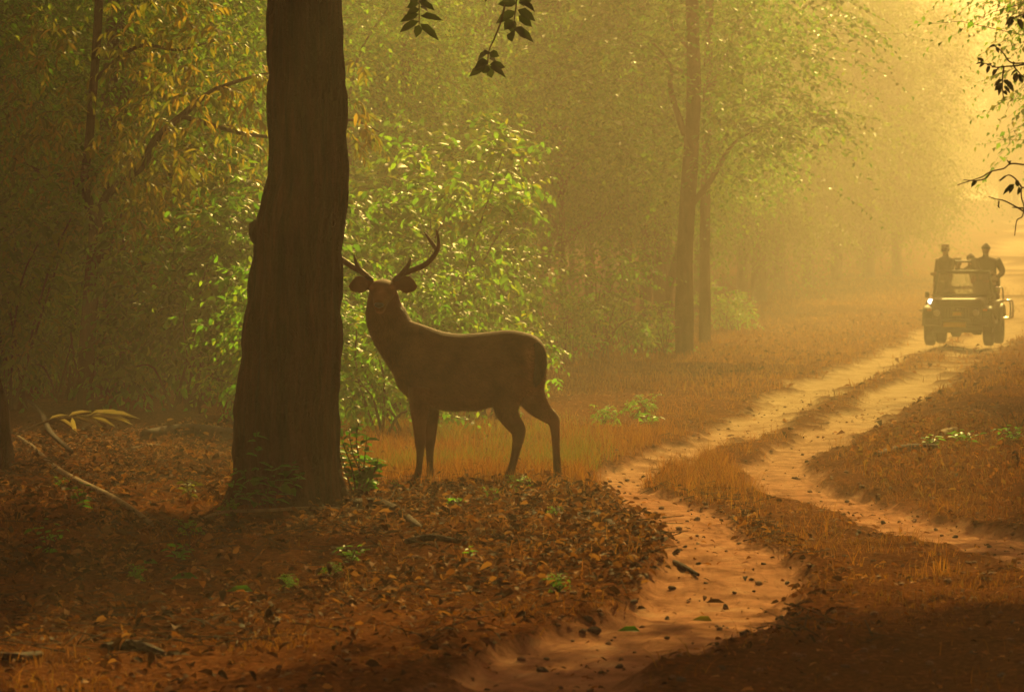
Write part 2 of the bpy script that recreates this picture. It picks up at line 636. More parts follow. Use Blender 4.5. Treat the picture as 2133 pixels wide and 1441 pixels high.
M = {}
M['earth'] = ground_mat()
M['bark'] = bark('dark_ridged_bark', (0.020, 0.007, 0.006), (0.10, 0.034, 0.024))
M['bark2'] = bark('grey_brown_bark', (0.055, 0.035, 0.022), (0.15, 0.10, 0.065), 10, 2.0)
M['twig'] = bark('twig_bark', (0.05, 0.03, 0.02), (0.12, 0.075, 0.045), 20, 4)
M['deadwood'] = bark('pale_dead_wood', (0.20, 0.13, 0.075), (0.42, 0.30, 0.18), 18, 3)
M['leaf_a'] = leafy('mid_green_leaf', [(0.022, 0.072, 0.010), (0.042, 0.125, 0.014), (0.068, 0.165, 0.018), (0.12, 0.165, 0.022)], trans=0.55, tcol=2.9)
M['leaf_b'] = leafy('yellow_green_leaf', [(0.035, 0.10, 0.012), (0.062, 0.155, 0.016), (0.10, 0.20, 0.02), (0.16, 0.16, 0.022)], trans=0.55, tcol=2.9)
M['leaf_d'] = leafy('deep_green_leaf', [(0.018, 0.062, 0.010), (0.036, 0.105, 0.013), (0.060, 0.14, 0.016), (0.11, 0.12, 0.020)], trans=0.55, tcol=2.9)
M['leaf_o'] = leafy('olive_drying_leaf', [(0.040, 0.060, 0.008), (0.085, 0.090, 0.013), (0.13, 0.105, 0.017), (0.17, 0.10, 0.02)], trans=0.55, tcol=2.9)
M['leaf_f'] = leafy('far_green_leaf', [(0.045, 0.09, 0.010), (0.075, 0.13, 0.013), (0.11, 0.16, 0.017)], trans=0.45, tcol=2.0)
M['weed'] = leafy('red_brown_weed', [(0.07, 0.022, 0.010), (0.17, 0.055, 0.020), (0.30, 0.105, 0.035), (0.20, 0.13, 0.03)], trans=0.35, rough=0.9, spec=0.0, tcol=1.4)
M['leaf_s'] = leafy('dark_green_leaf', [(0.02, 0.035, 0.008), (0.035, 0.055, 0.011)], trans=0.3)  # one dark green for the hanging sprays and right-hand twigs
M['dry'] = leafy('dry_fallen_leaf', [(0.022, 0.009, 0.005), (0.06, 0.022, 0.010), (0.12, 0.042, 0.016), (0.26, 0.095, 0.032), (0.42, 0.20, 0.08)], trans=0.25, rough=0.8, spec=0.08, tcol=1.2)
M['grass'] = leafy('dry_grass_blade', [(0.10, 0.035, 0.012), (0.22, 0.080, 0.024), (0.36, 0.145, 0.042), (0.26, 0.15, 0.03)], trans=0.35, rough=0.9, spec=0.0, tcol=1.3)
M['ggrass'] = leafy('green_grass_blade', [(0.12, 0.13, 0.025), (0.20, 0.19, 0.035), (0.26, 0.19, 0.05)], trans=0.4, rough=0.5, tcol=1.2)
M['stone'] = plain('dark_stone', (0.085, 0.045, 0.028), 0.9, vary=0.4, scale=9, bump=0.6)
M['clod'] = plain('earth_clod', (0.20, 0.10, 0.055), 0.95, vary=0.35, scale=9, bump=0.6)
# ================================================================ GROUND
def axis(parts):
    out = []
    for a, b, s in parts:
        out.append(np.arange(a, b, s))
    return np.concatenate(out + [[parts[-1][1]]])
gx = axis([(-300, -60, 30), (-60, -14, 4), (-14, -6.5, 0.5), (-6.5, 7.0, 0.055), (7.0, 14, 0.16), (14, 40, 1.0), (40, 120, 8), (120, 300, 30)])
gy = axis([(-50, 10, 5), (10, 17, 0.5), (17, 46, 0.085), (46, 70, 0.2), (70, 110, 0.5), (110, 300, 3), (300, 560, 20)])
GX, GY = np.meshgrid(gx, gy)
TM = np.zeros_like(GX)
sel = (np.abs(GX) < 60) & (GY > 0) & (GY < 300)
TM[sel] = track_mask(GX[sel], GY[sel])
GZ = height(GX, GY, TM)
nr, nc = GX.shape
idx = np.arange(nr * nc).reshape(nr, nc)
gq = np.stack([idx[:-1, :-1], idx[:-1, 1:], idx[1:, 1:], idx[1:, :-1]], -1).reshape(-1, 4)
gme = np_mesh('ground', np.stack([GX, GY, GZ], -1).reshape(-1, 3), [gq])
att = gme.attributes.new('track', 'FLOAT', 'POINT')
att.data.foreach_set('value', TM.ravel().astype(np.float32))
RD = np.full_like(GX, 5.0)
RD[sel] = np.minimum(near_path(GX[sel], GY[sel], TL), near_path(GX[sel], GY[sel], TR))
att = gme.attributes.new('rut', 'FLOAT', 'POINT')
att.data.foreach_set('value', RD.ravel().astype(np.float32))
g_ob = link('ground', gme, M['earth'])
tag(g_ob, 'reddish forest floor crossed by two pale sandy wheel tracks', 'ground', kind='structure')

def scatter(n, x0, x1, y0, y1, keep):
    X = rng.uniform(x0, x1, n)
    Y = rng.uniform(y0, y1, n)
    m = track_mask(X, Y)
    k = rng.random(n) < keep(X, Y, m)
    X, Y, m = X[k], Y[k], m[k]
    return X, Y, height(X, Y, m)

# ---------------------------------------------------------------- grass, litter, gravel (nobody could count them)
def blades(name, X, Y, Z, H, W, mat, lean=0.35):
    n = len(X)
    P = np.stack([X, Y, Z - 0.01], 1)
    a = rng.uniform(0, 2 * np.pi, n)
    side = np.stack([np.cos(a), np.sin(a), 0 * a], 1)
    b = rng.uniform(0, 2 * np.pi, n)
    ln = np.stack([np.cos(b), np.sin(b), 0 * b], 1) * (rng.random(n) * lean)[:, None] * H[:, None]
    up = np.array([0, 0, 1.0])
    w = W[:, None] * 0.5
    V = np.stack([P - side * w, P + side * w, P + ln * 0.35 + up * H[:, None] * 0.55 + side * w * 0.75, P + ln * 0.35 + up * H[:, None] * 0.55 - side * w * 0.75,
                  P + ln + up * H[:, None] * (0.98 - 0.25 * rng.random(n)[:, None])], 1)
    base = np.arange(n)[:, None] * 5
    me = np_mesh(name, V.reshape(-1, 3), [base + np.array([[0, 1, 2, 3]]), base + np.array([[3, 2, 4]])])
    return link(name, me, mat)

def patchy(X, Y, f=0.8, s=5, lo=-0.2, hi=0.5):
    return smooth(lo, hi, fbm(X * f, Y * f * 0.7, 0, 3, s))

def edge(Y):
    """the left forest's edge"""
    return np.interp(Y, [20, 40, 45, 64, 84, 115, 160, 260, 320], [-6, -2.7, -1.5, 1.4, 4.0, 7.6, 14.5, 28.5, 36])

# short dry turf on verges, banks and the ridge between the tracks
X, Y, Z = scatter(330000, -3.9, 9, 17.5, 62, lambda X, Y, m: (m < 0.38 + 0.4 * rng.random(len(X)) ** 2) * (0.18 + 0.82 * patchy(X, Y)) * (X < 0.14 * Y + 0.5) * (X > -0.14 * Y - 0.3) * np.interp(Y, [17, 30, 45, 62], [0.75, 0.95, 1, 0.8]) * np.where((X < 0.9) & (Y < 36) & (Y > 25.5), 0.85, 1))
H = (0.018 + 0.055 * rng.random(len(X)) ** 2.2) * (0.7 + 1.3 * patchy(X, Y, 1.7, 9, 0, 0.7))
tag(blades('dry_grass', X, Y, Z, H, rng.uniform(0.003, 0.007, len(X)), M['grass'], 1.6), 'short dry reddish grass on the verges and between the wheel tracks', 'grass', kind='stuff')
# longer grass tufts along the track edges
cx_, cy_, _ = scatter(5200, -1, 9, 24, 90, lambda X, Y, m: ((m < 0.3) & (near_path(X, Y, TL) < 1.6)) * 0.6 * patchy(X, Y, 1.1, 33, -0.3, 0.5) + (m < 0.2) * 0.10 * (X < 0.14 * Y))
k = 18
X = (cx_[:, None] + rng.normal(0, 0.06, (len(cx_), k))).ravel()
Y = (cy_[:, None] + rng.normal(0, 0.06, (len(cx_), k))).ravel()
keep = (X > edge(Y) - 2)
X, Y = X[keep], Y[keep]
Z = height(X, Y)
tag(blades('tufted_grass', X, Y, Z, 0.05 + 0.16 * rng.random(len(X)) ** 1.7, rng.uniform(0.003, 0.006, len(X)), M['grass'], 1.1), 'longer tufts of dry grass standing along the track edges', 'grass', kind='stuff')
# far meadow: coarser
X, Y, Z = scatter(170000, -6, 24, 58, 165, lambda X, Y, m: (m < 0.5) * (0.3 + 0.7 * patchy(X, Y, 0.35)) * (X < 0.15 * Y) * (X > edge(Y) - 3))
tag(blades('meadow_grass', X, Y, Z, rng.uniform(0.04, 0.17, len(X)), rng.uniform(0.010, 0.022, len(X)), M['grass'], 0.9), 'hazy dry meadow grass between the forest edge and the track', 'grass', kind='stuff')
# the paler, taller grass in which the deer stands
X, Y, Z = scatter(90000, -2.4, 2.2, 32.2, 47, lambda X, Y, m: (m < 0.2) * (X > edge(Y) - 1.4) * (0.25 + 0.75 * patchy(X, Y, 1.3, 35)) * smooth(32.2, 34.0, Y))
tag(blades('pale_grass', X, Y, Z, 0.06 + 0.20 * rng.random(len(X)) ** 1.8, rng.uniform(0.003, 0.006, len(X)), M['grass'], 1.0), 'pale taller dry grass hiding the hooves of the deer', 'grass', kind='stuff')
# greener grass round the deer's feet
X, Y, Z = scatter(30000, -2.6, 1.4, 36.5, 50, lambda X, Y, m: (m < 0.15) * (X > edge(Y) - 1.6) * patchy(X, Y, 1.2, 31, -0.1, 0.7) * (1 - smooth(0.5, 1.3, X)))
tag(blades('green_grass', X, Y, Z, rng.uniform(0.08, 0.30, len(X)), rng.uniform(0.004, 0.009, len(X)), M['ggrass'], 0.8), 'yellow green grass round the feet of the deer', 'grass', kind='stuff')
# dry weeds on the right bank: stalks with small crumpled leaves
def on_bank(X, Y, m):
    return (m < 0.12) * (near_path(X, Y, TR) > 0.7) * (X > np.interp(Y, [28, 34, 44], [4.6, 3.0, 3.4])) * (0.15 + 0.85 * patchy(X, Y, 1.4, 41))
X, Y, Z = scatter(30000, 2.0, 8.5, 27, 45, on_bank)
tag(blades('dry_weeds', X, Y, Z, 0.05 + 0.19 * rng.random(len(X)) ** 1.6, rng.uniform(0.003, 0.008, len(X)), M['weed'], 0.9), 'dense brown dry weeds standing on the right hand bank', 'weeds', kind='stuff')

def litter(name, X, Y, Z, size, mat, lift=0.05, tilt=0.55, fine=True):
    n = len(X)
    P = np.stack([X, Y, Z + 0.006 + rng.random(n) ** 2.5 * lift], 1)
    a = rng.uniform(0, 2 * np.pi, n)
    D = np.stack([np.cos(a), np.sin(a), rng.normal(0, tilt * 0.6, n)], 1)
    Nn = np.stack([rng.normal(0, tilt, n), rng.normal(0, tilt, n), np.ones(n)], 1)
    L = size * (0.4 + 1.2 * rng.random(n) ** 1.5)
    return link(name, leaf_mesh(name, P, D, Nn, L, L * rng.uniform(0.35, 0.62, n), fine=fine, droop=0.32, fold=0.5), mat)

X, Y, Z = scatter(120000, -6.0, 2.4, 19, 47, lambda X, Y, m: (m < 0.45) * (X > -0.14 * Y - 0.4) * (0.10 + 0.90 * patchy(X, Y, 1.1, 51, -0.35, 0.35)) * np.interp(Y, [19, 23, 26], [0.12, 0.3, 1]) * (1 - 0.93 * smooth(31.6, 33.8, Y + 0.5 * noise3(X * 1.5, Y, 0, 72)) * (X > -1.75)) * (1 - smooth(0.9, 2.1, X + 0.3 * noise3(X * 2, Y * 2, 0, 71))))
tag(litter('leaf_litter', X, Y, Z, 0.060, M['dry'], 0.10, 0.75), 'thick brown leaf litter on the bank round the big trunk', 'leaf litter', kind='stuff')
X, Y, Z = scatter(60000, -3.6, 6.5, 17.5, 60, lambda X, Y, m: (0.55 - 0.30 * m) * (X < 0.14 * Y) * np.where(Y < 34, 1, 0.35) * (0.3 + 0.7 * patchy(X, Y, 1.5, 57)))
tag(litter('scattered_leaves', X, Y, Z, 0.042, M['dry'], 0.03), 'small dry leaves scattered over the track and its verges', 'leaf litter', kind='stuff')
X, Y, Z = scatter(26000, 2.0, 8.5, 26, 46, lambda X, Y, m: on_bank(X, Y, m) * 0.9)
tag(litter('weed_leaves', X, Y, Z + 0.10 * rng.random(len(X)), 0.05, M['weed'], 0.10, 0.9), 'crumpled brown leaves among the weeds of the right bank', 'leaf litter', kind='stuff')
X, Y, Z = scatter(9000, 3, 20, 40, 120, lambda X, Y, m: (m < 0.4) * 0.9 * (X > edge(Y)) * (X < 0.14 * Y))
tag(litter('meadow_leaves', X, Y, Z, 0.10, M['dry'], 0.12, 0.8, False), 'dry leaves and debris scattered in the hazy meadow', 'leaf litter', kind='stuff')

# broken twigs in the litter
X, Y, Z = scatter(5200, -5.5, 2.0, 21, 46, lambda X, Y, m: (m < 0.4) * (X > -0.14 * Y - 0.3) * (0.2 + 0.8 * patchy(X, Y, 0.7, 77)) * (1 - 0.8 * (Y > 35) * (X > -1.7)))
n = len(X)
a_ = rng.uniform(0, np.pi, n)
L_ = 0.08 + 0.38 * rng.random(n) ** 2.5
d_ = np.stack([np.cos(a_), np.sin(a_), rng.normal(0, 0.22, n)], 1) * L_[:, None]
s_ = np.stack([-np.sin(a_), np.cos(a_), 0 * a_], 1) * (0.003 + 0.006 * rng.random(n))[:, None]
u_ = np.array([0, 0, 1.0]) * (0.004 + 0.006 * rng.random(n))[:, None]
P0 = np.stack([X, Y, Z + 0.02 + 0.04 * rng.random(n)], 1)
V = np.stack([P0 - d_ / 2 - s_, P0 - d_ / 2 + s_, P0 - d_ / 2 + u_, P0 + d_ / 2 - s_ * 0.5, P0 + d_ / 2 + s_ * 0.5, P0 + d_ / 2 + u_ * 0.5], 1)
b_ = np.arange(n)[:, None] * 6
tag(link('twig_litter', np_mesh('twig_litter', V.reshape(-1, 3), [np.concatenate([b_ + np.array([qq]) for qq in ([0, 1, 4, 3], [1, 2, 5, 4], [2, 0, 3, 5])]), np.concatenate([b_ + np.array([qq]) for qq in ([0, 2, 1], [3, 4, 5])])]), M['twig']),
    'broken twigs lying among the leaf litter', 'twigs', kind='stuff')

# clods and gravel: one low-poly stone repeated with its own size and turn
def lump(seed, sub=1):
    bm = bmesh.new()
    bmesh.ops.create_icosphere(bm, subdivisions=sub, radius=1.0)
    co = np.array([v.co[:] for v in bm.verts])
    co = co * (1 + 0.28 * noise3(co[:, 0] * 1.6 + seed * 7, co[:, 1] * 1.6, co[:, 2] * 1.6, seed)[:, None])
    f = np.array([[v.index for v in fc.verts] for fc in bm.faces])
    bm.free()
    return co, f
lv, lf = lump(3, 1)
X, Y, Z = scatter(40000, -3, 7, 17.5, 60, lambda X, Y, m: (0.10 + 0.55 * np.exp(-((m - 0.35) / 0.3) ** 2)) * (X < 0.14 * Y) * (X > -0.4 - 0.05 * Y))
n = len(X)
s = 0.004 + 0.024 * rng.random(n) ** 5
ang = rng.uniform(0, 2 * np.pi, n)
R = lv[None] * s[:, None, None] * np.array([1, 1, 0.6])
ca, sa = np.cos(ang)[:, None], np.sin(ang)[:, None]
V = np.stack([R[..., 0] * ca - R[..., 1] * sa + X[:, None], R[..., 0] * sa + R[..., 1] * ca + Y[:, None], R[..., 2] + (Z + s * 0.3)[:, None]], -1)
tag(link('gravel', np_mesh('gravel', V.reshape(-1, 3), [(np.arange(n)[:, None, None] * len(lv) + lf[None]).reshape(-1, 3)], False), M['clod']),
    'fine gravel and crumbs of earth along the wheel tracks', 'gravel', kind='stuff')

# ---------------------------------------------------------------- haze
zt = 30.0
hz = MB()
hz.box((0, 265, (zt - 4) / 2), (620, 640, zt + 4))
hm, nt, out = mat_new('warm_dust_haze')
pv = nt.nodes.new('ShaderNodeVolumePrincipled')
pv.inputs['Color'].default_value = (1.0, 0.90, 0.72, 1)
pv.inputs['Density'].default_value = HAZE_DENSITY
pv.inputs['Anisotropy'].default_value = HAZE_G
nt.links.new(pv.outputs[0], out.inputs['Volume'])
tag(hz.build('haze', hm, smooth_=False), 'golden dusty morning haze filling the forest and the track', 'haze', kind='stuff')
# ================================================================ TREES AND SHRUBS
def crown_points(n_clump, clump_r, rx, rz, z0, seed, lean=(0, 0), hollow=0.35, flat_low=True):
    r = np.random.default_rng(seed)
    d = unit(r.normal(size=(n_clump, 3)))
    rad = (hollow + (1 - hollow) * r.random(n_clump)) ** 0.8
    c = d * rad[:, None] * np.array([rx, rx, rz])
    c[:, :2] *= (0.75 + 0.5 * r.random(n_clump))[:, None]
    c[:, 2] += z0
    t = (c[:, 2] / max(z0, 0.1))
    c[:, 0] += lean[0] * t
    c[:, 1] += lean[1] * t
    rr = clump_r * r.uniform(0.55, 1.35, n_clump)
    return c, rr

def clump_leaves(c, rr, n_leaf, L, W, seed, droop=0.2, flat_=0.55, fine=False, updir=-0.25, spread=1.0):
    """leaves spread through the clumps, their blades roughly level, tips hanging"""
    r = np.random.default_rng(seed)
    w = rr ** 2
    k = r.choice(len(c), n_leaf, p=w / w.sum())
    off = r.normal(size=(n_leaf, 3)) * np.array([1, 1, flat_]) * 0.5 * spread
    P = c[k] + off * rr[k][:, None]
    D = off * np.array([1, 1, 0.4]) + r.normal(size=(n_leaf, 3)) * 0.7
    D[:, 2] = D[:, 2] * 0.6 + updir
    N = r.normal(size=(n_leaf, 3)) * 0.55 + np.array([0, 0, 1.0])
    LL = L * r.uniform(0.6, 1.3, n_leaf)
    return leaf_arrays(P, D, N, LL, W / L * LL * r.uniform(0.8, 1.2, n_leaf), fine=fine, droop=droop)

def shoots(c, rr, n_leaf, L, W, seed, per=11, droop=0.25, fine=True, hang=0.25, ln=1.0):
    """leaves set in two ranks along twigs that grow out of the clumps; returns the leaves and the twigs"""
    r = np.random.default_rng(seed)
    ns = max(1, n_leaf // per)
    w = rr ** 2
    k = r.choice(len(c), ns, p=w / w.sum())
    mid_ = c.mean(0)
    out = unit(c[k] - mid_)
    d0 = unit(r.normal(size=(ns, 3)) * np.array([1, 1, 0.55]) + out * 0.7)
    p0 = c[k] + r.normal(size=(ns, 3)) * rr[k][:, None] * 0.42
    l_ = rr[k] * r.uniform(0.55, 1.3, ns) * ln
    t = (np.arange(per) + 0.5) / per
    tt = t[None, :, None]
    ax = p0[:, None] + d0[:, None] * l_[:, None, None] * tt - np.array([0, 0, 1.0]) * (hang * l_)[:, None, None] * tt ** 2
    tan_ = unit(d0[:, None] - np.array([0, 0, 1.0]) * 2 * hang * tt)
    side = unit(np.cross(tan_, np.array([0, 0, 1.0]) + 0.25 * r.normal(size=(ns, 1, 3))))
    sg = np.where(np.arange(per) % 2 == 0, 1.0, -1.0)[None, :, None]
    D_ = tan_ * 0.65 + side * sg * 0.85 + r.normal(size=(ns, per, 3)) * 0.28
    D_[..., 2] -= hang * 0.9
    N_ = np.array([0, 0, 1.0]) + r.normal(size=(ns, per, 3)) * 0.38
    LL = L * r.uniform(0.65, 1.2, (ns, per)) * (1.1 - 0.35 * t)[None]
    LL = LL * r.uniform(0.75, 1.25, (ns, 1))
    V, f = leaf_arrays(ax.reshape(-1, 3), D_.reshape(-1, 3), N_.reshape(-1, 3), LL.ravel(), LL.ravel() * W / L * r.uniform(0.85, 1.15, ns * per), fine=fine, droop=droop)
    tw = (0.0035 * np.sqrt(L / 0.1)) * np.array([0, 0, 1.0])
    e = ax[:, -1]
    m_ = ax[:, per // 2]
    s0 = np.cross(d0, np.array([0, 0, 1.0])) * 0.004
    TV = np.stack([p0 - tw, p0 + tw, m_ + tw * 0.8, m_ - tw * 0.8, e], 1)
    b = np.arange(ns)[:, None] * 5
    return V, f, TV.reshape(-1, 3), [b + np.array([[0, 1, 2, 3]]), b + np.array([[3, 2, 4]])]

def trunk_mesh(path, radii, seed=0, seg=14, sub=6, rough=0.06):
    A = spline(np.column_stack([np.asarray(path, float), np.asarray(radii, float)]), sub)
    P, r = A[:, :3], np.maximum(A[:, 3], 0.008)
    mb = MB()
    T = frames(P)
    S = unit(np.cross(T, np.array([0.0, 1.0, 0.05])))
    O = np.cross(S, T)
    a = np.linspace(0, 2 * np.pi, seg, endpoint=False)
    nn = 1 + rough * 2 * noise3(np.cos(a)[None] * 1.7 + seed, np.sin(a)[None] * 1.7, P[:, 2][:, None] * 1.2, seed)
    R = P[:, None] + (S[:, None] * np.cos(a)[None, :, None] + O[:, None] * np.sin(a)[None, :, None]) * (r[:, None] * nn)[..., None]
    mb.grid_shell(R)
    return mb.mesh('trunk')

def limb_mesh(p0, p1, r0, r1, seed, sag=0.25):
    r = np.random.default_rng(seed)
    p0, p1 = np.asarray(p0, float), np.asarray(p1, float)
    d = p1 - p0
    ln = np.linalg.norm(d)
    j = r.normal(size=(3, 3)) * ln * 0.06
    P = [p0, p0 + d * 0.3 + j[0] + [0, 0, sag * ln * 0.4], p0 + d * 0.65 + j[1] + [0, 0, sag * ln * 0.5], p1]
    return trunk_mesh(P, [r0, r0 * 0.75, r0 * 0.5, r1], seed, 8, 4, 0.05)

def make_tree(name, label, path, radii, crown, leaf, mats, n_leaf, L, W, seed, group=None, limbs=6, fork=None, fine=False, droop=0.2, twigs_=True):
    """crown: list of (n_clump, clump_r, rx, rz, z0, lean)"""
    t = thing(name, label, 'tree', group=group)
    link('trunk', trunk_mesh(path, radii, seed, sub=8), mats[0], t)
    if fork:
        for fk, (fp, fr) in enumerate(fork):
            link('limb', trunk_mesh(fp, fr, seed + 5 + fk, 12, 6), mats[0], t)
    cs, rs = [], []
    for i, (nc_, cr, rx, rz, z0, lean) in enumerate(crown):
        c, r = crown_points(nc_, cr, rx, rz, z0, seed * 31 + i, lean)
        cs.append(c)
        rs.append(r)
    c, r = np.concatenate(cs), np.concatenate(rs)
    pth = spline(path, 8)
    rr_ = np.random.default_rng(seed + 77)
    for i in rr_.choice(len(c), min(limbs, len(c)), replace=False):
        z = c[i, 2]
        k = int(np.argmin(np.abs(pth[:, 2] - max(z * 0.72 - 0.2, pth[0, 2] + 1.2))))
        k = min(k, len(pth) - 2)
        rad = np.interp(pth[k, 2], [p[2] for p in path], radii)
        link('limb', limb_mesh(pth[k], c[i], max(rad * 0.5, 0.03), 0.012, seed * 13 + int(i)), mats[0], t)
    V, f, TV, tf = shoots(c, r, n_leaf, L, W, seed, 12, droop, fine, 0.3, 1.15)
    o = link('crown', np_mesh('crown', V, f), mats[1], t)
    o['kind'] = 'stuff'
    if twigs_:
        o = link('twigs', np_mesh('twigs', TV, tf), M['twig'], t)
        o['kind'] = 'stuff'
    return t

B2 = (M['bark2'], M['leaf_b'])
GH = 'hazy forest trees behind the deer'
TREES = [
    make_tree('forest_tree', '', [(0, 0, -0.3), (0.05, 0, 1.5), (-0.05, 0, 4), (0.1, 0.1, 8), (0, 0, 13)], [0.27, 0.22, 0.19, 0.14, 0.04],
              [(66, 0.95, 2.7, 2.6, 5.4, (0, 0)), (34, 1.0, 3.0, 3.2, 10, (0, 0))], None, (M['bark2'], M['leaf_b']), 38000, 0.105, 0.058, 11, limbs=7),
    make_tree('forest_tree', '', [(0, 0, -0.3), (0.1, 0, 1.0), (0.35, 0, 3), (1.0, 0.2, 6), (1.3, 0.2, 10)], [0.24, 0.19, 0.15, 0.11, 0.03],
              [(50, 0.9, 3.1, 2.4, 5.0, (0.4, 0)), (30, 0.9, 2.6, 2.6, 8.8, (0.8, 0))], None, (M['bark2'], M['leaf_a']), 28000, 0.11, 0.06, 12, limbs=6,
              fork=[([(0.05, 0, 0.9), (-0.35, 0.1, 2.2), (-0.9, 0.1, 4.5), (-1.2, 0, 7.5)], [0.15, 0.12, 0.09, 0.03])]),
    make_tree('forest_tree', '', [(0, 0, -0.3), (0.25, 0, 1.6), (0.95, 0, 3.4), (2.0, 0.1, 5.0), (3.2, 0.1, 6.0)], [0.2, 0.17, 0.14, 0.1, 0.03],
              [(50, 0.9, 3.0, 2.2, 5.4, (0.9, 0)), (20, 0.9, 2.2, 2.0, 8.0, (0.8, 0))], None, (M['bark2'], M['leaf_b']), 26000, 0.10, 0.055, 13, limbs=6),
    make_tree('forest_tree', '', [(0, 0, -0.3), (0, 0, 2), (0.1, 0, 5), (0.05, 0.1, 9), (0, 0, 14)], [0.12, 0.10, 0.085, 0.06, 0.02],
              [(44, 0.75, 1.9, 3.4, 6.2, (0, 0)), (26, 0.8, 1.9, 2.4, 11, (0, 0))], None, (M['bark2'], M['leaf_a']), 22000, 0.105, 0.055, 14, limbs=7),
]
for t in TREES:
    t.name = 'forest_tree'
USED = set()
def put(protos, i, x, y, s=1.0, rz=0.0, label=None, group=None, sz=None, z=None, name=None):
    p = protos[i]
    if p.name in USED:
        o = copy_tree(p)
    else:
        o = p
        USED.add(p.name)
    o.location = (x, y, (gz(x, y) if z is None else z))
    o.rotation_euler = (0, 0, rz)
    o.scale = (s, s, s * (sz or 1))
    if label:
        o['label'] = label
    if group:
        o['group'] = group
    if name:
        o.name = name
    return o

# ---- shrubs
def make_shrub(seed, h, r, n_leaf, L, W, mat, stems=7, ncl=26, cr=0.34, droop=0.25, z0=0.55, name='shrub'):
    t = thing(name, '', 'shrub')
    rs = np.random.default_rng(seed)
    c, rr = crown_points(ncl, cr, r, h * 0.47, h * z0, seed, hollow=0.2)
    c[:, 2] = np.maximum(c[:, 2], 0.12)
    mb = MB()
    for i in rs.choice(ncl, stems, replace=False):
        b = np.array([rs.normal() * 0.12, rs.normal() * 0.12, -0.1])
        e = c[i]
        m = (b + e) / 2 + np.array([rs.normal() * 0.08, rs.normal() * 0.08, 0.12 * h])
        mb.loft(spline([b, m, e], 4), np.linspace(0.022, 0.006, 9), seg=5)
    mb.build('stem', M['twig'], t)
    V, f, TV, tf = shoots(c, rr, n_leaf, L, W, seed, 9, droop, True, 0.35, 1.5)
    o = link('foliage', np_mesh('foliage', V, f), mat, t)
    o['kind'] = 'stuff'
    o = link('twigs', np_mesh('twigs', TV, tf), M['twig'], t)
    o['kind'] = 'stuff'
    return t

SHRUBS = [
    make_shrub(21, 2.6, 1.15, 2800, 0.135, 0.066, M['leaf_a']),
    make_shrub(22, 3.4, 1.25, 3600, 0.145, 0.068, M['leaf_b'], ncl=40),
    make_shrub(23, 2.2, 1.2, 2800, 0.115, 0.045, M['leaf_d']),
    make_shrub(24, 1.3, 0.9, 1700, 0.10, 0.055, M['leaf_b'], ncl=18, cr=0.28),
    make_shrub(25, 3.6, 1.2, 3400, 0.13, 0.042, M['leaf_o'], ncl=34),
    make_shrub(26, 0.7, 0.55, 700, 0.085, 0.05, M['leaf_a'], stems=5, ncl=10, cr=0.2),
]

# far trees have a coarser crown of their own
FAR = []
for k, (h, rx, mt) in enumerate(((13, 3.6, 'leaf_f'), (16, 4.2, 'leaf_f'), (11, 3.2, 'leaf_f'))):
    FAR.append(make_tree('distant_tree', '', [(0, 0, -0.5), (0.1, 0, h * 0.3), (0, 0.1, h * 0.6), (0, 0, h * 0.95)], [0.26, 0.2, 0.14, 0.04],
                         [(40, 1.3, rx, h * 0.26, h * 0.36, (0, 0)), (36, 1.3, rx * 0.85, h * 0.25, h * 0.72, (0, 0))], None, (M['bark2'], M[mt]), 24000, 0.15, 0.09, 60 + k, limbs=3, twigs_=False))
for t in FAR:
    t['group'] = 'far trees fading into the haze'

# ---- the trees whose trunks show, left to right and front to back
LT = [
    # proto, base px (x, y), scale, turn, label
    (1, 1062, 712, 1.05, 0.2, 'dark hazy forked tree rising just right of the antlers behind the deer'),
    (3, 1022, 665, 0.9, 1.0, 'thin hazy trunk standing directly left of the dark forked tree'),
    (2, 1105, 690, 1.0, 0.0, 'tree leaning to the right above the back of the deer'),
    (3, 1172, 722, 0.8, 2.2, 'slim crooked sapling trunk standing above the rump of the deer'),
    (0, 1303, 690, 0.95, 0.5, 'pale hazy trunk, leftmost of the close group right of the deer'),
    (3, 1345, 700, 1.3, 2.4, 'hazy trunk, second from the left in the close group right of the deer'),
    (1, 1382, 706, 0.85, 3.6, 'slanting hazy trunk in the middle of the close group right of the deer'),
    (3, 1427, 738, 1.7, 0.15, 'tall pale trunk nearest the meadow, right of the close group of trunks'),
    (3, 1468, 714, 1.25, 5.2, 'dark slender trunk standing beside the tall pale trunk at the meadow edge'),
]
for i, px, py, s, rz, lab in LT:
    g = ground(px, py)
    put(TREES, i, g.x, g.y, s, rz, lab, GH, sz=0.64 if s > 1.5 else None)

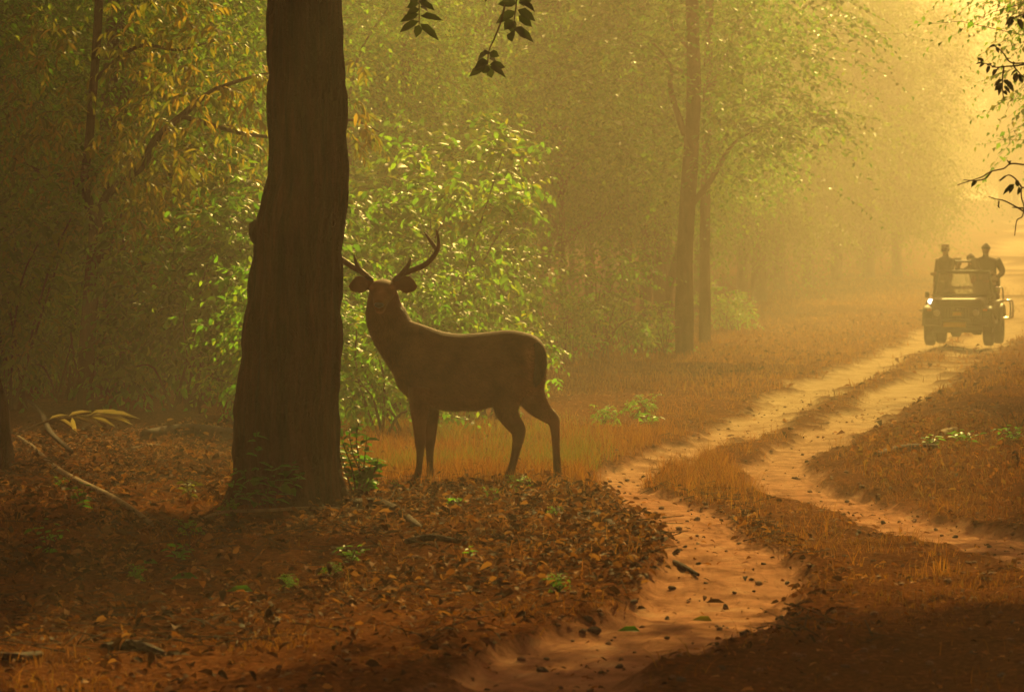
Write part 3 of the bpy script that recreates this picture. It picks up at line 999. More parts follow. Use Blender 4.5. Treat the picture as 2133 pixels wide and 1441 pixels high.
fill = np.random.default_rng(99)
taken = [(o.location.x, o.location.y) for o in TREES]
def free(x, y, d):
    for a, b in taken:
        if (a - x) ** 2 + (b - y) ** 2 < d * d:
            return False
    taken.append((x, y))
    return True
n_mid = 0
def zone_of(x):
    return ('at the left edge of the picture' if x < 150 else 'above the forked tree' if x < 400 else 'beside the big trunk' if x < 730 else 'behind the deer' if x < 1180 else
            'above the group of hazy trunks' if x < 1540 else 'left of the safari car' if x < 1900 else 'above the safari car')
for _ in range(4000):
    Y = fill.uniform(52, 125)
    e = float(edge(Y))
    X = fill.uniform(-0.14 * Y - 5, e - 1.8)
    pxx = CX + X / Y * F
    if n_mid >= 62 or (985 < pxx < 1520 and Y < 104) or (Y < 74 and X > -5.4) or (Y < 88 and X > -1.5) or not free(X, Y, 3.3):
        continue
    n_mid += 1
    shade = X < e - 9
    put(TREES, int(fill.choice([0, 1, 3])) if pxx < 600 else int(fill.integers(0, 4)), X, Y, fill.uniform(0.8, 1.2), fill.uniform(0, 6.28),
        ('shaded forest tree ' if shade else 'hazy forest tree ') + zone_of(pxx) + (', among the nearer ones' if Y < 85 else ', among the farther ones'), 'forest trees ' + zone_of(pxx))
# far forest, both sides of the track and closing it off
n_far = 0
for _ in range(6000):
    Y = fill.uniform(118, 330)
    e = float(edge(Y))
    side = fill.random()
    if side < 0.62:
        X = e - 1 - fill.random() ** 1.5 * 45
    elif side < 0.85:
        X = 0.1285 * Y + 7 + fill.random() * 25 if Y < 255 else 0.1285 * Y + fill.uniform(-3, 25)
    else:
        Y = fill.uniform(275, 330)
        X = fill.uniform(-20, 60)
    if n_far >= 125 or not free(X, Y, 4.5):
        continue
    n_far += 1
    put(FAR, int(fill.integers(0, 3)), X, Y, fill.uniform(0.85, 1.3), fill.uniform(0, 6.28),
        'distant tree almost lost in golden haze ' + zone_of(CX + X / Y * F), 'far trees ' + zone_of(CX + X / Y * F))
# the hazy spur of trees at the bend, left of the vehicle
for px, py, s, w_ in ((1560, 640, 0.75, 'first'), (1640, 612, 0.8, 'second'), (1700, 600, 0.85, 'third'), (1760, 592, 0.9, 'fourth'), (1830, 585, 0.95, 'fifth'), (1890, 580, 0.9, 'last')):
    g = ground(px, py)
    put(FAR, int(fill.integers(0, 3)), g.x, g.y + 4, s, fill.uniform(0, 6.28), 'pale hazy tree, ' + w_ + ' from the left along the far meadow edge before the safari car', 'pale trees along the far meadow edge')

# ---- right-hand roadside trees: outside the frame, they shade the foreground
RT = [(0, 10.6, 60, 1.05), (1, 9.6, 47, 1.0), (0, 13.8, 78, 1.2), (2, 8.2, 36, 1.0), (1, 15.5, 92, 1.1), (0, 12.5, 66, 1.0), (3, 18.0, 104, 1.1), (0, 20.5, 118, 1.1)]
for k, (i, x, y, s) in enumerate(RT):
    put(TREES, i, x, y, s, 1.7 * k + (3.1 if i == 2 else 0), 'roadside tree on the right bank beyond the frame', 'trees along the right bank')

# ---- undergrowth
TBX = lambda Y: (598 - CX) / F * Y if 30 < Y < 34 else 99
SG = {'near': 'leafy shrubs behind the deer', 'left': 'shaded shrubs left of the big trunk', 'edge': 'bushes along the hazy meadow edge'}
SH = [
    (1, 765, 800, 1.1, 'bright green large-leaved shrub rising between the big trunk and the deer'),
    (1, 905, 835, 1.15, 'tall sunlit shrub with glossy leaves behind the head of the deer'),
    (0, 935, 812, 1.1, 'sunlit leafy shrub behind the back of the deer'),
    (3, 820, 905, 1.0, 'low bush between the big trunk and the front legs of the deer'),
    (3, 1010, 868, 0.9, 'low green bush seen under the belly of the deer'),
    (1, 860, 792, 1.35, 'tallest bright shrub, behind the antlers of the deer'),
    (0, 1240, 748, 0.95, 'rounded bush at the meadow edge right of the rump of the deer'),
    (3, 1330, 735, 1.0, 'small leafy bush in front of the close group of hazy trunks'),
    (3, 1180, 752, 0.85, 'low bush just right of the rump of the deer'),
    (5, 1262, 886, 0.34, 'small low green plant in the dry grass right of the hind legs'),
    (5, 1335, 866, 0.38, 'small sprawling plant on the meadow beside the left wheel track'),
    (5, 1375, 738, 0.9, 'single upright sapling with bright leaves before the hazy trunks'),
]
for i, px, py, s, lab in SH:
    g = ground(px, py)
    put(SHRUBS, i, g.x, g.y, s, fill.uniform(0, 6.28), lab, SG['near'])
taken = []
n_s = 0
for _ in range(6000):
    Y = 45 + 66 * fill.random() ** 1.4
    e = float(edge(Y))
    X = e - 0.6 - fill.random() ** 1.2 * (e + 0.14 * Y + 1.5)
    px = CX + X / Y * F
    if n_s >= 150 or (990 < px < 1520) or (px < 540 and Y < 52) or (40 < px < 330 and Y < 55.5) or not free(X, Y, 1.15 if Y < 62 else 2.0):
        continue
    n_s += 1
    left = px < 560
    i = int(fill.choice([0, 1, 2, 4], p=[0.2, 0.2, 0.3, 0.3] if left else [0.35, 0.4, 0.1, 0.15]))
    s = fill.uniform(0.75, 1.25)
    if Y < 47 and left:
        s *= 0.75
    if not left and X > e - 2.5:
        i, s = int(fill.choice([0, 3])), s * 0.8
    zone = ('at the left edge of the picture' if px < 120 else 'around the forked tree' if px < 330 else 'between forked tree and big trunk' if px < 560 else
            'behind the big trunk' if px < 730 else 'behind the deer' if px < 1000 else 'at the far meadow edge')
    kind_ = ('mid green oval leaved shrub', 'tall yellow green shrub', 'dark narrow leaved shrub', 'low bright bush', 'tall olive drying shrub')[i]
    put(SHRUBS, i, X, Y, s, fill.uniform(0, 6.28), kind_ + ' ' + zone + (', in the front row' if Y < 57 else ', deeper in the wood'), 'undergrowth shrubs ' + zone)
for _ in range(12):
    for _t in range(50):
        Y = fill.uniform(24, 35)
        X = fill.uniform(-0.128 * Y, 0.6)
        if abs(X - TBX(Y)) > 0.6:
            break
    put(SHRUBS, 5, X, Y, fill.uniform(0.12, 0.24), fill.uniform(0, 6.28), 'small green seedling growing out of the leaf litter', 'seedlings in the leaf litter', name='seedling')
for p in TREES + SHRUBS + FAR:
    if p.name not in USED:
        print('UNUSED', p.name)
# ================================================================ THE BIG TRUNK
TRUNK_PX = [(1075, 468, 732), (1045, 480, 716), (1000, 489, 709), (950, 488, 703), (900, 491, 702), (850, 493, 705), (800, 498, 710), (750, 503, 713), (700, 510, 711), (600, 521, 708),
            (520, 530, 710), (490, 533, 712), (470, 536, 713), (440, 545, 717), (400, 552, 721), (360, 560, 723), (335, 561, 721), (300, 562, 719), (200, 560, 719), (100, 562, 715), (0, 567, 711)]
TB = ground(598, 1046)
rows = []
for y, a, b in TRUNK_PX:
    p, q = at(a, y, TB.y), at(b, y, TB.y)
    rows.append((p.z - TB.z, (p.x + q.x) / 2 - TB.x, (q.x - p.x) / 2))
rows.sort()
rows = [(-0.35, rows[0][1], rows[0][2] * 1.12)] + rows + [(6.0, rows[-1][1] + 0.06, rows[-1][2] * 0.93), (8.5, rows[-1][1] + 0.3, rows[-1][2] * 0.75), (11.0, rows[-1][1] + 0.1, 0.13), (12.5, rows[-1][1] + 0.2, 0.04)]
rows = np.array(rows)
zz = np.concatenate([np.arange(-0.35, 4.6, 0.02), np.arange(4.6, 12.5, 0.12)])
xc = np.interp(zz, rows[:, 0], rows[:, 1])
rc = np.interp(zz, rows[:, 0], rows[:, 2])
seg = 150
a = np.linspace(0, 2 * np.pi, seg, endpoint=False)
ca, sa = np.cos(a)[None], np.sin(a)[None]
Zg = zz[:, None] + 0 * ca
warp = 0.35 * noise3(ca * 2, sa * 2, Zg * 0.9, 61)
ridge = 1 - np.abs(noise3(ca * 9 + warp, sa * 9, Zg * 1.15, 62))                  # long plates
ridge2 = noise3(ca * 17, sa * 17, Zg * 3.0, 63)
knob = noise3(ca * 1.6, sa * 1.6, Zg * 1.3, 64)
plate = smooth(0.25, 0.6, np.abs(noise3(ca * 5.5 + warp, sa * 5.5, Zg * 2.3, 65)))
disp = 0.042 * (ridge - 0.75) + 0.016 * ridge2 + 0.022 * knob + 0.018 * plate
flare = 0.10 * np.exp(-((zz + 0.1) / 0.28))[:, None] * np.maximum(0, np.cos(a * 5 + 0.6 + 0.4 * np.sin(a * 2)))[None]
rad = rc[:, None] + (disp + flare) * np.minimum(1, rc / 0.3)[:, None]
tree = thing('big_tree', 'massive dark tree trunk with rough bark standing in front of the antlers of the deer', 'tree', (TB.x, TB.y, TB.z))
mb = MB()
mb.grid_shell(np.stack([xc[:, None] + rad * ca, rad * sa, Zg], -1))
# the knot on the left flank and a scar on the right one
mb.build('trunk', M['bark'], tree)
kx, kz, kr = xc[np.argmin(abs(zz - 2.15))], CAMH + (527 - 487) / F * TB.y - TB.z, rc[np.argmin(abs(zz - 2.15))]
km = MB()
kv, kf = lump(5, 2)
km.raw(kv * np.array([0.075, 0.09, 0.12]) + np.array([kx - kr * 0.98, -0.05, kz]), t=kf)
km.build('knot', M['bark'], tree)
cl, rl = crown_points(75, 1.1, 5.2, 2.3, 9.6, 901, hollow=0.1)
cl[:, 1] -= 2.0
c2, r2 = crown_points(80, 1.05, 5.0, 2.0, 8.6, 903, hollow=0.1)  # unseen rear lobe added to shade the left bank
c2 = c2 * np.array([1, 0.85, 1]) + np.array([-2.0, 10.5, 0])
c2[:, 2] = np.maximum(c2[:, 2], 6.2)
c3, r3 = crown_points(26, 1.0, 2.4, 1.6, 8.4, 904, hollow=0.1)  # further unseen lobe added to shade the haze before the trunk
c3 = c3 + np.array([1.2, 9.6, 0])
c3[:, 2] = np.maximum(c3[:, 2], 6.4)
cl, rl = np.concatenate([cl, c2, c3]), np.concatenate([rl, r2, r3])
for i in range(0, len(cl), 9):
    zb = max(4.9, cl[i, 2] * 0.72 - 0.5)
    link('limb', limb_mesh((np.interp(zb, zz, xc), 0, zb), cl[i], 0.13, 0.02, 300 + i, 0.1), M['bark'], tree)
V, f = clump_leaves(cl, rl, 50000, 0.17, 0.10, 902)
o = link('crown', np_mesh('crown', V, f), M['leaf_a'], tree)
o['kind'] = 'stuff'

# unseen trees added above the frame, their crowns shading the near track and haze
def shade_canopy(x, y, cx, cz, r, rz, n, seed, lab, low=7.0):
    t = thing('shade_tree', lab, 'tree', (x, y, gz(x, y)), group='unseen trees added to shade the near ground and haze')
    P = [(0, 0, -0.3), ((cx - x) * 0.04, 0.1, 2.5), ((cx - x) * 0.2, 0, 5.5), ((cx - x) * 0.7, 0, cz - 0.6)]
    link('trunk', trunk_mesh(P, [0.36, 0.28, 0.22, 0.06], seed, 16, 8), M['bark2'], t)
    c, rr = crown_points(60, 1.15, r, rz, cz, seed, hollow=0.1)
    c[:, 0] += cx - x
    c[:, 2] = np.maximum(c[:, 2], low)
    for i in range(0, 60, 9):
        link('limb', limb_mesh(((cx - x) * 0.25, 0, 5.6), c[i], 0.12, 0.02, seed + i, 0.05), M['bark2'], t)
    V, f = clump_leaves(c, rr, n, 0.18, 0.105, seed + 1)
    o = link('crown', np_mesh('crown', V, f), M['leaf_a'], t)
    o['kind'] = 'stuff'
shade_canopy(9.5, 33.5, 5.0, 9.2, 4.8, 2.2, 30000, 911, 'unseen tree added above the frame, leaning in from the right to shade the near ground')
shade_canopy(-6.5, 21, -2.5, 9.5, 5.5, 2.4, 30000, 912, 'unseen tree added on the left bank beside the camera to shade the near haze')
shade_canopy(7.0, 20, 3.5, 9.5, 5.5, 2.4, 9000, 913, 'unseen tree added on the right bank beside the camera to shade the near track')
shade_canopy(-9.5, 34, -7.0, 9.0, 4.5, 2.4, 10000, 914, 'unseen shading tree added in the left wood beyond the frame, beside the big trunk')
shade_canopy(7.5, 29, 1.6, 9.6, 4.6, 2.0, 30000, 916, 'unseen tree added on the right to shade the haze before the big trunk', 7.6)
shade_canopy(-8.6, 52, -4.3, 9.3, 4.7, 2.2, 24000, 917, 'unseen tree added in the left wood, its crown over the frame shading the haze before the forked tree', 7.2)
shade_canopy(4.5, 6, 0.5, 9.5, 5.5, 2.0, 20000, 915, 'unseen tree added near the camera to shade the haze over the track')

# ================================================================ THE DEER
DR = ground(959.6, 1002)
KD = DR.y / (F * 2.325)                                        # metres per pixel of my enlargement of the photograph
def D(x, d, y):
    return ((x - 650) * KD, d * KD, (1310 - y) * KD)
M['hide'] = plain('dark_brown_hide', (0.17, 0.068, 0.03), 0.8, spec=0.25, vary=0.35, scale=5, bump=0.25)
def hide_tone(m):
    nt = m.node_tree
    b_ = next(n for n in nt.nodes if n.type == 'BSDF_PRINCIPLED')
    src = b_.inputs['Base Color'].links[0].from_socket
    a_ = nt.nodes.new('ShaderNodeAttribute')
    a_.attribute_name = 'tone'
    k_ = nt.nodes.new('ShaderNodeMath')
    k_.operation = 'MULTIPLY_ADD'
    k_.inputs[1].default_value, k_.inputs[2].default_value = 1.1, 1.0
    h_ = nt.nodes.new('ShaderNodeHueSaturation')
    nt.links.new(a_.outputs['Fac'], k_.inputs[0])
    nt.links.new(k_.outputs[0], h_.inputs['Value'])
    nt.links.new(src, h_.inputs['Color'])
    nt.links.new(h_.outputs[0], b_.inputs['Base Color'])
hide_tone(M['hide'])
M['coat'] = leafy('brown_guard_hair', [(0.06, 0.024, 0.010), (0.12, 0.048, 0.02), (0.22, 0.085, 0.035)], trans=0.5, rough=0.5, tcol=1.4, objvar=0)
M['tail'] = leafy('dark_tail_hair', [(0.02, 0.010, 0.006), (0.05, 0.022, 0.012), (0.09, 0.04, 0.02)], trans=0.25, rough=0.6, tcol=1.2, objvar=0)
M['antler'] = plain('brown_antler', (0.13, 0.075, 0.042), 0.55, vary=0.35, scale=14, bump=0.5)
M['eye'] = plain('dark_wet_eye', (0.012, 0.008, 0.006), 0.1, spec=0.8)
M['nose'] = plain('dark_damp_nose', (0.02, 0.014, 0.012), 0.3, spec=0.6)
M['hoof'] = plain('dark_hoof', (0.03, 0.02, 0.015), 0.5)
stag = thing('deer', 'antlered brown stag standing side on in the haze, its head turned to the camera', 'deer', DR)
b = MB()
def dl(pts, ref=(0, 1, 0), seg=18, sub=4):
    P = [D(p[0], p[1], p[2]) for p in pts]
    b.loft(P, [p[3] * KD for p in pts], [(p[4] if len(p) > 4 else p[3]) * KD for p in pts], ref, seg, sub)
# torso: x, top, bottom, half width
tor = [(322, 690, 770, 40), (340, 640, 845, 75), (385, 538, 897, 96), (430, 540, 936, 112), (500, 563, 958, 126), (570, 586, 964, 134), (650, 596, 966, 138), (750, 590, 962, 138),
       (820, 582, 945, 134), (880, 577, 925, 128), (950, 586, 915, 118), (1010, 606, 890, 98), (1045, 640, 850, 70), (1064, 690, 800, 36)]
b.loft([D(x, 0, (t + q) / 2) for x, t, q, w in tor], [(q - t) / 2 * KD for x, t, q, w in tor], [w * KD for x, t, q, w in tor], (0, 1, 0), 28, 4, (1, 0, 0))
dl([(276, 30, 395, 70, 55), (277, 30, 450, 84, 66), (286, 28, 505, 99, 76), (313, 24, 575, 106, 86), (356, 16, 650, 104, 92), (398, 8, 735, 95, 96), (430, 0, 800, 84, 90)], seg=22)
# head, looking out along -y
dl([(274, 62, 382, 48, 44), (274, 30, 380, 64, 50), (273, -10, 384, 67, 50), (272, -45, 398, 58, 47), (270, -80, 420, 46, 40), (266, -112, 441, 37, 33), (263, -138, 456, 33, 30), (261, -156, 464, 24, 22)], ref=(0, 0, 1), seg=22)
dl([(268, -70, 452, 34, 24), (264, -110, 478, 26, 17), (262, -140, 487, 18, 12)], ref=(0, 0, 1), seg=14)      # lower jaw
for sx in (-1, 1):
    dl([(273 + sx * 48, -34, 380, 17, 15), (273 + sx * 45, -52, 392, 13, 11)], ref=(0, 0, 1), seg=10, sub=3)      # brow over the eye
    dl([(273 + sx * 58, 6, 350, 17), (273 + sx * 62, 4, 332, 15)], seg=10, sub=3)                              # pedicle
# ears: broad leaves held out sideways
dl([(222, 20, 366, 15, 12), (204, 20, 362, 24, 10), (184, 18, 358, 38, 9), (162, 14, 357, 43, 8), (140, 10, 354, 42, 7), (127, 8, 350, 36, 6), (119, 8, 345, 22, 5)], seg=18)
dl([(326, 20, 366, 15, 12), (343, 20, 362, 24, 10), (362, 18, 358, 38, 9), (385, 14, 357, 43, 8), (406, 10, 354, 42, 7), (421, 8, 350, 36, 6), (430, 8, 345, 22, 5)], seg=18)
# fore legs
dl([(462, -70, 850, 66, 60), (455, -72, 940, 52, 42), (452, -70, 1010, 38, 32), (453, -66, 1075, 29, 25), (455, -66, 1125, 26, 23), (455, -64, 1175, 19, 17), (450, -62, 1235, 16, 15), (446, -64, 1262, 20, 18), (440, -72, 1288, 17, 18)], seg=14)
dl([(490, 60, 850, 70, 60), (498, 62, 945, 52, 42), (503, 62, 1010, 39, 32), (504, 60, 1080, 29, 25), (500, 60, 1125, 26, 23), (499, 60, 1175, 20, 17), (500, 60, 1240, 17, 15), (502, 58, 1265, 21, 18), (500, 52, 1290, 19, 18)], seg=14)
# hind legs
dl([(900, -62, 800, 110, 62), (875, -70, 890, 80, 58), (872, -72, 960, 60, 46), (898, -72, 1015, 46, 36), (926, -72, 1055, 40, 28), (930, -72, 1090, 32, 23), (922, -72, 1140, 24, 19), (910, -72, 1195, 20, 17), (898, -72, 1240, 20, 17), (890, -74, 1264, 23, 20), (880, -80, 1288, 23, 20)], seg=14)
dl([(975, 58, 790, 88, 60), (985, 62, 880, 74, 56), (1020, 62, 940, 60, 46), (1062, 62, 985, 42, 34), (1098, 62, 1015, 33, 27), (1108, 62, 1060, 24, 22), (1112, 62, 1120, 20, 18), (1115, 62, 1190, 19, 16), (1118, 62, 1240, 20, 17), (1120, 60, 1262, 22, 20), (1118, 54, 1286, 22, 20)], seg=14)
body = fused(b, 'body', 0.0085, 5, 0.55)
n_ = len(body.vertices)
co_ = np.zeros(n_ * 3, np.float32)
body.vertices.foreach_get('co', co_)
co_ = co_.reshape(-1, 3)
bx_, by_, bd_ = co_[:, 0] / KD + 650, 1310 - co_[:, 2] / KD, co_[:, 1] / KD
tone = np.exp(-((bx_ - 266) / 26) ** 2) * smooth(350, 375, by_) * smooth(452, 425, by_) * (bd_ < -15) * 0.9          # pale bridge of the face
tone += 0.7 * np.exp(-((bx_ - 222) / 12) ** 2 - ((by_ - 372) / 10) ** 2) * (bd_ < 0) + 0.7 * np.exp(-((bx_ - 318) / 12) ** 2 - ((by_ - 372) / 10) ** 2) * (bd_ < 0)
tone += 0.8 * np.exp(-((bx_ - 262) / 22) ** 2 - ((by_ - 492) / 9) ** 2) * (bd_ < -60)                              # pale chin
tone += 0.7 * np.exp(-((bx_ - 985) / 26) ** 2) * smooth(620, 680, by_) * smooth(960, 860, by_)                       # lighter buttock
tone -= 0.5 * smooth(1080, 1240, by_) + 0.35 * np.exp(-((by_ - 590) / 26) ** 2) * (bx_ > 450)
at_ = body.attributes.new('tone', 'FLOAT', 'POINT')
at_.data.foreach_set('value', np.clip(tone, -0.7, 1).astype(np.float32))
link('body', body, M['hide'], stag)
# hooves, cloven
for hx, hd in ((438, -78), (500, 44), (876, -88), (1117, 46)):
    hm_ = MB()
    for s in (-1, 1):
        hm_.loft([D(hx, hd + s * 9, 1278), D(hx - 3, hd + s * 9 - 3, 1296), D(hx - 7, hd + s * 10 - 8, 1314)], [14 * KD, 18 * KD, 21 * KD], [9 * KD, 10 * KD, 11 * KD], seg=10, sub=3)
    hm_.build('hoof', M['hoof'], stag)
# antlers
def antler(beam, brow, tine):
    m = MB()
    for P, r0, r1 in ((beam, 14.5, 3), (brow, 12, 2), (tine, 10, 2)):
        if P:
            n = (len(P) - 1) * 6 + 1
            t = np.linspace(0, 1, n)
            m.loft(spline([D(*p) for p in P], 6), (r0 + (r1 - r0) * t ** 2.4) * KD * (1 + 0.08 * noise3(t * 14, 0, 0, 8)), seg=12)
    m.build('antler', M['antler'], stag)
R_ = [(328, 2, 340), (348, 4, 322), (370, 8, 306), (418, 14, 288), (468, 14, 267), (507, 8, 236), (534, 0, 197), (544, -8, 163), (540, -12, 124), (530, -14, 89)]
antler(R_, [(352, 0, 318), (383, -14, 283), (401, -22, 256), (408, -24, 225)], [(532, 0, 186), (507, 16, 151), (476, 24, 105)])
antler([(222, 2, 340), (200, 4, 322), (174, 8, 298), (124, 14, 271), (85, 14, 244), (48, 8, 212), (22, 0, 175), (12, -8, 140), (18, -12, 100), (28, -14, 68)],
       [(188, 0, 310), (159, -14, 281), (143, -22, 248), (134, -24, 211)], [(24, 0, 165), (50, 16, 128), (82, 24, 86)])
for sx in (-1, 1):
    e = MB()
    ev, ef = lump(1, 2)
    e.raw(ev * 0.0 + unit(ev) * np.array([9, 7, 9]) * KD + np.array(D(272 + sx * 50, -46, 390)), t=ef)
    e.build('eye', M['eye'], stag)
nm = MB()
nm.loft([D(261, -152, 452), D(261, -163, 458), D(261, -168, 466)], [24 * KD, 21 * KD, 10 * KD], [13 * KD, 12 * KD, 7 * KD], ref=(0, 0, 1), seg=14, sub=3)
nm.build('nose', M['nose'], stag)

def hairs(me, n, L, W, flow, lift, mat, name, parent, gain=None, seed=5):
    r = np.random.default_rng(seed)
    me.calc_loop_triangles()
    nt_ = len(me.loop_triangles)
    tv = np.zeros(nt_ * 3, np.int32)
    me.loop_triangles.foreach_get('vertices', tv)
    tv = tv.reshape(-1, 3)
    co = np.zeros(len(me.vertices) * 3, np.float32)
    me.vertices.foreach_get('co', co)
    co = co.reshape(-1, 3).astype(float)
    A, B_, C_ = co[tv[:, 0]], co[tv[:, 1]], co[tv[:, 2]]
    nn = np.cross(B_ - A, C_ - A)
    ar = np.linalg.norm(nn, axis=1)
    w = ar.copy()
    cen = (A + B_ + C_) / 3
    ln = np.ones(nt_)
    if gain is not None:
        ln = gain(cen)
        w = w * (ln > 0)
    k = r.choice(nt_, n, p=w / w.sum())
    u, v = r.random(n), r.random(n)
    sw = u + v > 1
    u[sw], v[sw] = 1 - u[sw], 1 - v[sw]
    P = A[k] + (B_[k] - A[k]) * u[:, None] + (C_[k] - A[k]) * v[:, None]
    N = unit(nn[k])
    fl = flow(P)
    fl = fl - N * (fl * N).sum(1, keepdims=True)
    Dd = unit(unit(fl) + N * lift + r.normal(size=(n, 3)) * 0.18)
    S = unit(np.cross(Dd, N)) * W * 0.5
    LL = (L * r.uniform(0.6, 1.3, n) * ln[k])[:, None]
    P = P - N * 0.002
    V = np.stack([P - S, P + S, P + Dd * LL - np.array([0, 0, 0.15]) * LL], 1)
    o = link(name, np_mesh(name, V.reshape(-1, 3), [np.arange(n * 3).reshape(-1, 3)]), mat, parent)
    o['kind'] = 'stuff'
    return o
zx = lambda P: P[:, 0] / KD + 650
zy = lambda P: 1310 - P[:, 2] / KD
def gain(P):
    x, y = zx(P), zy(P)
    g = np.ones(len(P))
    g = np.where((y > 440) & (x < 420) & (y < 760), 1.45, g)      # neck mane
    g = np.where((y < 455) & (x < 440), 0.45, g)                    # face and ears
    g = np.where((y > 355) & (y < 500) & (x > 215) & (x < 330) & (P[:, 1] / KD < -25), 0.0, g)
    g = np.where((y > 940) & (x > 520) & (x < 840), 1.5, g)         # belly
    g = np.where(y > 1000, 0.45, g)                                  # legs
    return g
def flow(P):
    x, y = zx(P), zy(P)
    f = np.stack([np.ones(len(P)), np.zeros(len(P)), -0.45 * np.ones(len(P))], 1)
    f[(x < 430) & (y < 800)] = (0.15, 0.05, -1)
    f[y > 960] = (0.1, 0, -1)
    return f
hairs(body, 60000, 0.024, 0.0035, flow, 0.5, M['coat'], 'coat', stag, gain)
tm = MB()
tp = [(1016, -70, 640, 12, 8), (1030, -80, 668, 22, 13), (1036, -88, 715, 29, 16), (1031, -90, 765, 29, 15), (1020, -90, 805, 20, 11), (1012, -90, 830, 7, 5)]
tm.loft([D(*p[:3]) for p in tp], [p[3] * KD for p in tp], [p[4] * KD for p in tp], seg=14, sub=4)
to = tm.build('tail', M['tail'], stag)
hairs(to.data, 4000, 0.05, 0.004, lambda P: np.tile([0.0, 0, -1.0], (len(P), 1)), 0.25, M['tail'], 'hair', to, seed=9)
stag.rotation_euler = (0, 0, 0)
# ================================================================ THE VEHICLE
JG = ground(1992, 721)
JZ = JG.z
jeep = thing('safari_car', 'open topped dusty green safari car driving towards the camera on the hazy track', 'car', (JG.x, JG.y, JZ), -math.radians(12.5))
M['paint'] = plain('dusty_green_paint', (0.055, 0.062, 0.035), 0.62, spec=0.3, vary=0.3, scale=3)
M['black'] = plain('black_trim', (0.018, 0.017, 0.016), 0.5)
M['rubber'] = plain('dusty_tyre_rubber', (0.045, 0.035, 0.028), 0.9, vary=0.4, scale=6)
M['steel'] = plain('dull_wheel_steel', (0.22, 0.20, 0.17), 0.45, metal=0.6)
M['chrome'] = plain('bright_metal', (0.75, 0.72, 0.66), 0.12, metal=1.0)
M['plate'] = plain('yellow_plate', (0.62, 0.36, 0.02), 0.45)
M['seat'] = plain('brown_seat_cover', (0.09, 0.055, 0.035), 0.8, vary=0.3)
M['lens'] = plain('headlamp_glass', (0.55, 0.52, 0.45), 0.08, spec=0.8)
M['glint_lens'] = plain('glowing_glint_lens', (0.8, 0.75, 0.65), 0.2)
_b = next(n for n in M['glint_lens'].node_tree.nodes if n.type == 'BSDF_PRINCIPLED')
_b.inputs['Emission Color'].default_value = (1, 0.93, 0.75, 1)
_b.inputs['Emission Strength'].default_value = 2.5  # glow put into the lens to imitate a glint
M['amber'] = plain('amber_lens', (0.7, 0.25, 0.03), 0.2)
def glass_mat():
    m, nt, out = mat_new('windscreen_glass')
    t = nt.nodes.new('ShaderNodeBsdfTransparent')
    t.inputs[0].default_value = (0.86, 0.88, 0.84, 1)
    g = nt.nodes.new('ShaderNodeBsdfGlossy')
    g.inputs['Roughness'].default_value = 0.08
    d = nt.nodes.new('ShaderNodeBsdfTranslucent')
    d.inputs[0].default_value = (0.85, 0.75, 0.6, 1)
    fr = nt.nodes.new('ShaderNodeFresnel')
    fr.inputs[0].default_value = 1.5
    a = nt.nodes.new('ShaderNodeMixShader')
    b_ = nt.nodes.new('ShaderNodeMixShader')
    b_.inputs[0].default_value = 0.28                              # dust on the pane
    nt.links.new(fr.outputs[0], a.inputs[0])
    nt.links.new(t.outputs[0], a.inputs[1])
    nt.links.new(g.outputs[0], a.inputs[2])
    nt.links.new(a.outputs[0], b_.inputs[1])
    nt.links.new(d.outputs[0], b_.inputs[2])
    nt.links.new(b_.outputs[0], out.inputs['Surface'])
    return m
M['glass'] = glass_mat()
P_ = M['paint']
# front face at y = 0 (towards the camera), tail at y = 4
rounded_box('body', (1.40, 2.45, 0.46), (0, 2.42, 0.76), P_, jeep, 0.05)
rounded_box('floor', (1.36, 3.7, 0.08), (0, 2.05, 0.50), M['black'], jeep, 0.02)
rounded_box('bonnet', (1.22, 1.20, 0.20), (0, 0.72, 0.975), P_, jeep, 0.07, (math.radians(3.5), 0, 0), (0.93, 0.97), 3)
rounded_box('nose_panel', (1.10, 0.30, 0.48), (0, 0.22, 0.74), P_, jeep, 0.05)
gr = rounded_box('grille', (0.98, 0.03, 0.26), (0, 0.055, 0.735), M['black'], jeep, 0.012)
for k in range(9):
    rounded_box('grille_bar', (0.022, 0.02, 0.22), (-0.26 + k * 0.065, -0.02, 0), P_, gr, 0.006, seg=1)
rounded_box('emblem_plate', (0.20, 0.012, 0.10), (0.01, -0.035, -0.02), M['plate'], gr, 0.004, seg=1)
